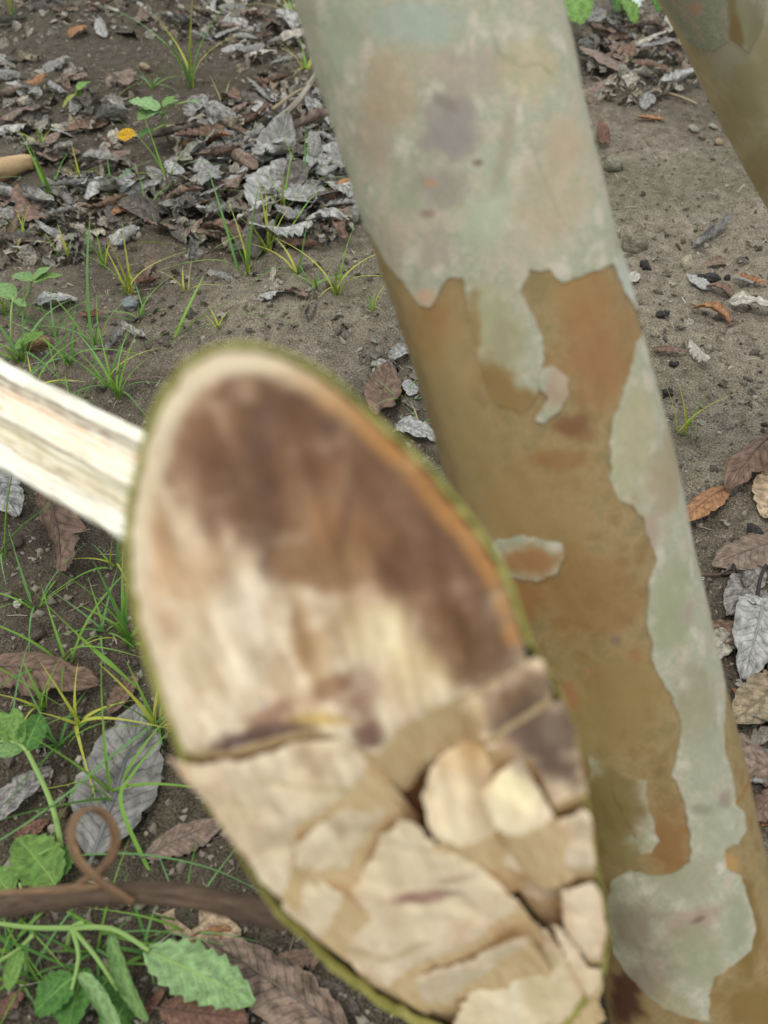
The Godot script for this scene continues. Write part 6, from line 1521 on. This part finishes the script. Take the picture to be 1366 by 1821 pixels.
func make_stones_and_bits() -> void:
	stone(Vector2(-0.4553,-0.9902), Vector3(0.036, 0.024, 0.026), c8(176, 146, 112), 1.0, "tan flat-topped stone behind the split wood")
	stone(Vector2(-0.3543,-1.0868), Vector3(0.026, 0.016, 0.02), c8(150, 156, 160), 2.0, "blue-grey stone before the reddish-brown curled leaf")
	stone(Vector2(-0.2327,-0.3706), Vector3(0.020, 0.016, 0.017), c8(148, 122, 96), 3.0, "brown stone beside the large grey leaf", "stone", "", 0.2)
	stone(Vector2(-0.248,-0.3792), Vector3(0.007, 0.006, 0.006), c8(224, 218, 206), 4.0, "white pebble left of the brown stone", "pebble")
	stone(Vector2(-0.2552,-0.3606), Vector3(0.006, 0.006, 0.006), c8(140, 128, 118), 4.4, "grey pebble below the white pebble", "pebble")
	stone(Vector2(-0.2482,-0.3319), Vector3(0.008, 0.007, 0.008), c8(130, 108, 90), 4.8, "round brown pebble beside the bark curl", "pebble", "", 0.1)
	stone(Vector2(-0.2216,-0.4038), Vector3(0.008, 0.007, 0.008), c8(110, 92, 76), 5.0, "dark pebble above the large grey leaf's torn top", "pebble", "", 0.15)
	stone(Vector2(-0.3469,-0.5442), Vector3(0.009, 0.006, 0.008), c8(226, 222, 214), 5.5, "white pebble on the soil bank under the split wood", "pebble")
	stone(Vector2(0.3998,-1.5364), Vector3(0.038, 0.028, 0.032), c8(150, 146, 130), 6.0, "round grey-green pebble at the trunk's edge", "stone", "", 0.15)
	stone(Vector2(0.384,-1.2727), Vector3(0.036, 0.028, 0.034), c8(146, 138, 124), 7.0, "grey stone half behind the trunk on bare soil")
	stone(Vector2(0.4521,-1.211), Vector3(0.014, 0.022, 0.016), c8(206, 198, 176), 8.0, "pale upright pebble in the middle of the bare soil", "pebble")
	stone(Vector2(0.6255,-1.6694), Vector3(0.02, 0.012, 0.016), c8(170, 150, 124), 8.5, "tan pebble near the second trunk", "pebble")
	stone(Vector2(0.5935,-1.7295), Vector3(0.028, 0.012, 0.02), c8(160, 158, 144), 8.7, "grey pebble below the far leaf heap", "pebble")
	stone(Vector2(0.6357,-1.7464), Vector3(0.02, 0.01, 0.016), c8(168, 164, 148), 8.8, "light pebble in the row below the far leaf heap", "pebble")
	stone(Vector2(-0.5215,-2.0624), Vector3(0.03, 0.018, 0.02), c8(176, 158, 136), 9.0, "beige stone on the dark far soil")
	stone(Vector2(0.3362,-0.8317), Vector3(0.006, 0.004, 0.005), c8(216, 210, 196), 9.5, "white pebble at the trunk's edge beside the seedling tuft", "pebble")
	stone(Vector2(0.3884,-0.8032), Vector3(0.006, 0.004, 0.005), c8(206, 200, 184), 9.7, "pale pebble right of the seedling tuft", "pebble")
	var coal := c8(74, 72, 71)
	stone(Vector2(0.378,-1.0534), Vector3(0.016, 0.012, 0.014), coal, 10.0, "black charcoal lump by the trunk above the flat brown leaf", "charcoal", "charcoal lumps on the bare soil", 0.5)
	stone(Vector2(0.3896,-1.2093), Vector3(0.016, 0.012, 0.014), coal, 11.0, "dark blue-grey charcoal lump by the grey stone", "charcoal", "charcoal lumps on the bare soil", 0.5)
	stone(Vector2(0.4722,-1.1725), Vector3(0.03, 0.014, 0.016), coal, 12.0, "long charcoal piece beyond the orange-brown cupped leaf", "charcoal", "charcoal lumps on the bare soil", 0.5)
	stone(Vector2(0.5026,-1.1725), Vector3(0.012, 0.010, 0.010), coal, 13.0, "small charcoal lump next to the tan curled leaf", "charcoal", "charcoal lumps on the bare soil", 0.5)
	stone(Vector2(0.3493,-0.8887), Vector3(0.012, 0.010, 0.012), coal, 14.0, "charcoal lump above the seedling tuft", "charcoal", "charcoal lumps on the bare soil", 0.5)
	stone(Vector2(0.3715,-0.9478), Vector3(0.012, 0.008, 0.010), coal, 15.0, "charcoal crumb below the flat brown leaf", "charcoal", "charcoal lumps on the bare soil", 0.5)
	stone(Vector2(0.3747,-0.6321), Vector3(0.018, 0.010, 0.012), coal, 16.0, "charcoal lump under the wide pinkish-grey leaf's stalk", "charcoal", "charcoal lumps on the bare soil", 0.5)
	stone(Vector2(-0.1994,-1.6378), Vector3(0.045, 0.05, 0.03), c8(50, 50, 54), 17.0, "black charred lump in the grey heap", "charcoal", "", 0.5)
	# sticks
	stick("stick", [Vector3(-0.201,0.03,-1.685),Vector3(-0.1611,0.05,-1.7283),Vector3(-0.1301,0.06,-1.8687)], 0.006, 0.004, M.grey_stick, "thicker of the forked grey sticks leaning in the heap beside the trunk")
	stick("stick", [Vector3(-0.2114,0.03,-1.7416),Vector3(-0.1724,0.04,-1.8023),Vector3(-0.1346,0.05,-1.8191)], 0.004, 0.002, M.straw, "thinner pale stick crossing the forked grey stick")
	stick("stick", [Vector3(-0.4175,0.006,-1.7191),Vector3(-0.3542,0.01,-1.714),Vector3(-0.2965,0.006,-1.708)], 0.004, 0.003, M.straw, "pale bare twig lying right of the green seedling")
	stick("stick", [Vector3(0.5745,0.01,-1.891),Vector3(0.5978,0.01,-1.8686),Vector3(0.6273,0.004,-1.8452)], 0.003, 0.002, M.straw, "short pale stick below the far leaf heap")
	stick("stick", [Vector3(-0.3694,0,-1.5435),Vector3(-0.3612,0.02,-1.5432),Vector3(-0.3444,0.05,-1.5119)], 0.002, 0.001, M.straw, "dry upright stalk below the twin orange leaves")
	stick("leaf_stalk", [Vector3(0.348,0.012,-0.5362),Vector3(0.3567,0.02,-0.5607),Vector3(0.3677,0.02,-0.5787)], 0.0022, 0.0016, mat(c8(60, 54, 52), 0.7), "dark curved stalk over the grey lobed leaf")
	stick("stick", [Vector3(0.3051,0.006,-0.579),Vector3(0.3367,0.01,-0.5783),Vector3(0.3814,0.014,-0.5992)], 0.0016, 0.0012, mat(c8(92, 76, 66), 0.7), "thin dark stalk crossing the wide pinkish-grey leaf")
	# the rounded end of a fallen branch at the edge
	var root := thing("fallen_branch", "smooth tan branch end poking in from the side above the silver rolled leaf", "branch", on_ground(Vector2(-0.6552,-1.5387)))
	var b := on_ground(Vector2(-0.6552,-1.5387))
	var pts: Array = [Vector3(-0.606,0.022,-1.5192),Vector3(-0.6221,0.022,-1.5145),Vector3(-0.6636,0.025,-1.466),Vector3(-0.7589,0.03,-1.3749)]
	part("stem", tube(pts, [0.012, 0.019, 0.021, 0.022], 16, 0.03), M.tan_wood, root, -b)
	# a crumpled pale scrap at the top edge
	var sm := leaf_mesh(1.0, 0.7, 0.6, 0.8, 0.35, 71.0, 0.0, 9.0, 0.5, 26, 26)
	var scrap := top("plastic_scrap", sm[0], M.scrap)
	lay(scrap, on_ground(Vector2(0.562,-2.437), 0.03), Vector3(1, 0.2, -0.3), 0.3, Vector3(0.13, 0.13, 0.16))
	tag(scrap, "crumpled whitish-green scrap lying under the green leaves at the top", "scrap")
	# grit: crumbs, gravel and straw
	var crumb := lump(21.0, 0.6, 4)
	var places: Array = []
	for k in 24000:
		places.append([spot(), rng.randf_range(0.0014, 0.0046) * (1.0 if rng.randf() < 0.92 else 2.0), 0.0])
	scatter("soil_crumbs", crumb, mat(Color.WHITE, 0.97), places, [Color(0.12, 0.10, 0.08), Color(0.2, 0.17, 0.135), Color(0.25, 0.215, 0.17), Color(0.30, 0.265, 0.21)], 1.0, "loose crumbs of soil")
	places = []
	for k in 900:
		places.append([spot(), rng.randf_range(0.005, 0.013), -0.002])
	scatter("soil_crumbs", lump(27.0, 0.7, 6), M.clod, places, [Color(0.30, 0.26, 0.21), Color(0.38, 0.33, 0.27), Color(0.46, 0.40, 0.33)], 1.0, "small clods of soil")
	places = []
	for k in 700:
		places.append([spot(), rng.randf_range(0.0014, 0.0042), 0.0])
	scatter("gravel", lump(22.0, 0.4, 5), mat(Color.WHITE, 0.8), places, [Color(0.40, 0.36, 0.30), Color(0.36, 0.31, 0.24), Color(0.58, 0.55, 0.48), Color(0.32, 0.29, 0.26)], 1.0, "pale grit scattered over the soil")
	places = []
	for k in 2400:
		places.append([spot(), rng.randf_range(0.006, 0.022), 0.001])
	var straw := tube([Vector3(-0.5, 0, 0), Vector3(0, 0.06, 0.04), Vector3(0.5, 0, 0)], [0.025, 0.03, 0.015], 4)
	scatter("straw_litter", straw, mat(Color.WHITE, 0.9), places, [Color(0.42, 0.36, 0.27), Color(0.3, 0.25, 0.19), Color(0.52, 0.46, 0.36), Color(0.16, 0.12, 0.09)], 0.25, "broken dry stalks and straw over the soil")

func spot() -> Vector2:
	# denser near the camera, where single grains show
	var z := -0.15 - 2.6 * pow(rng.randf(), 1.15)
	return Vector2(rng.randf_range(-0.5, 0.5) * (0.7 - z * 1.05), z)
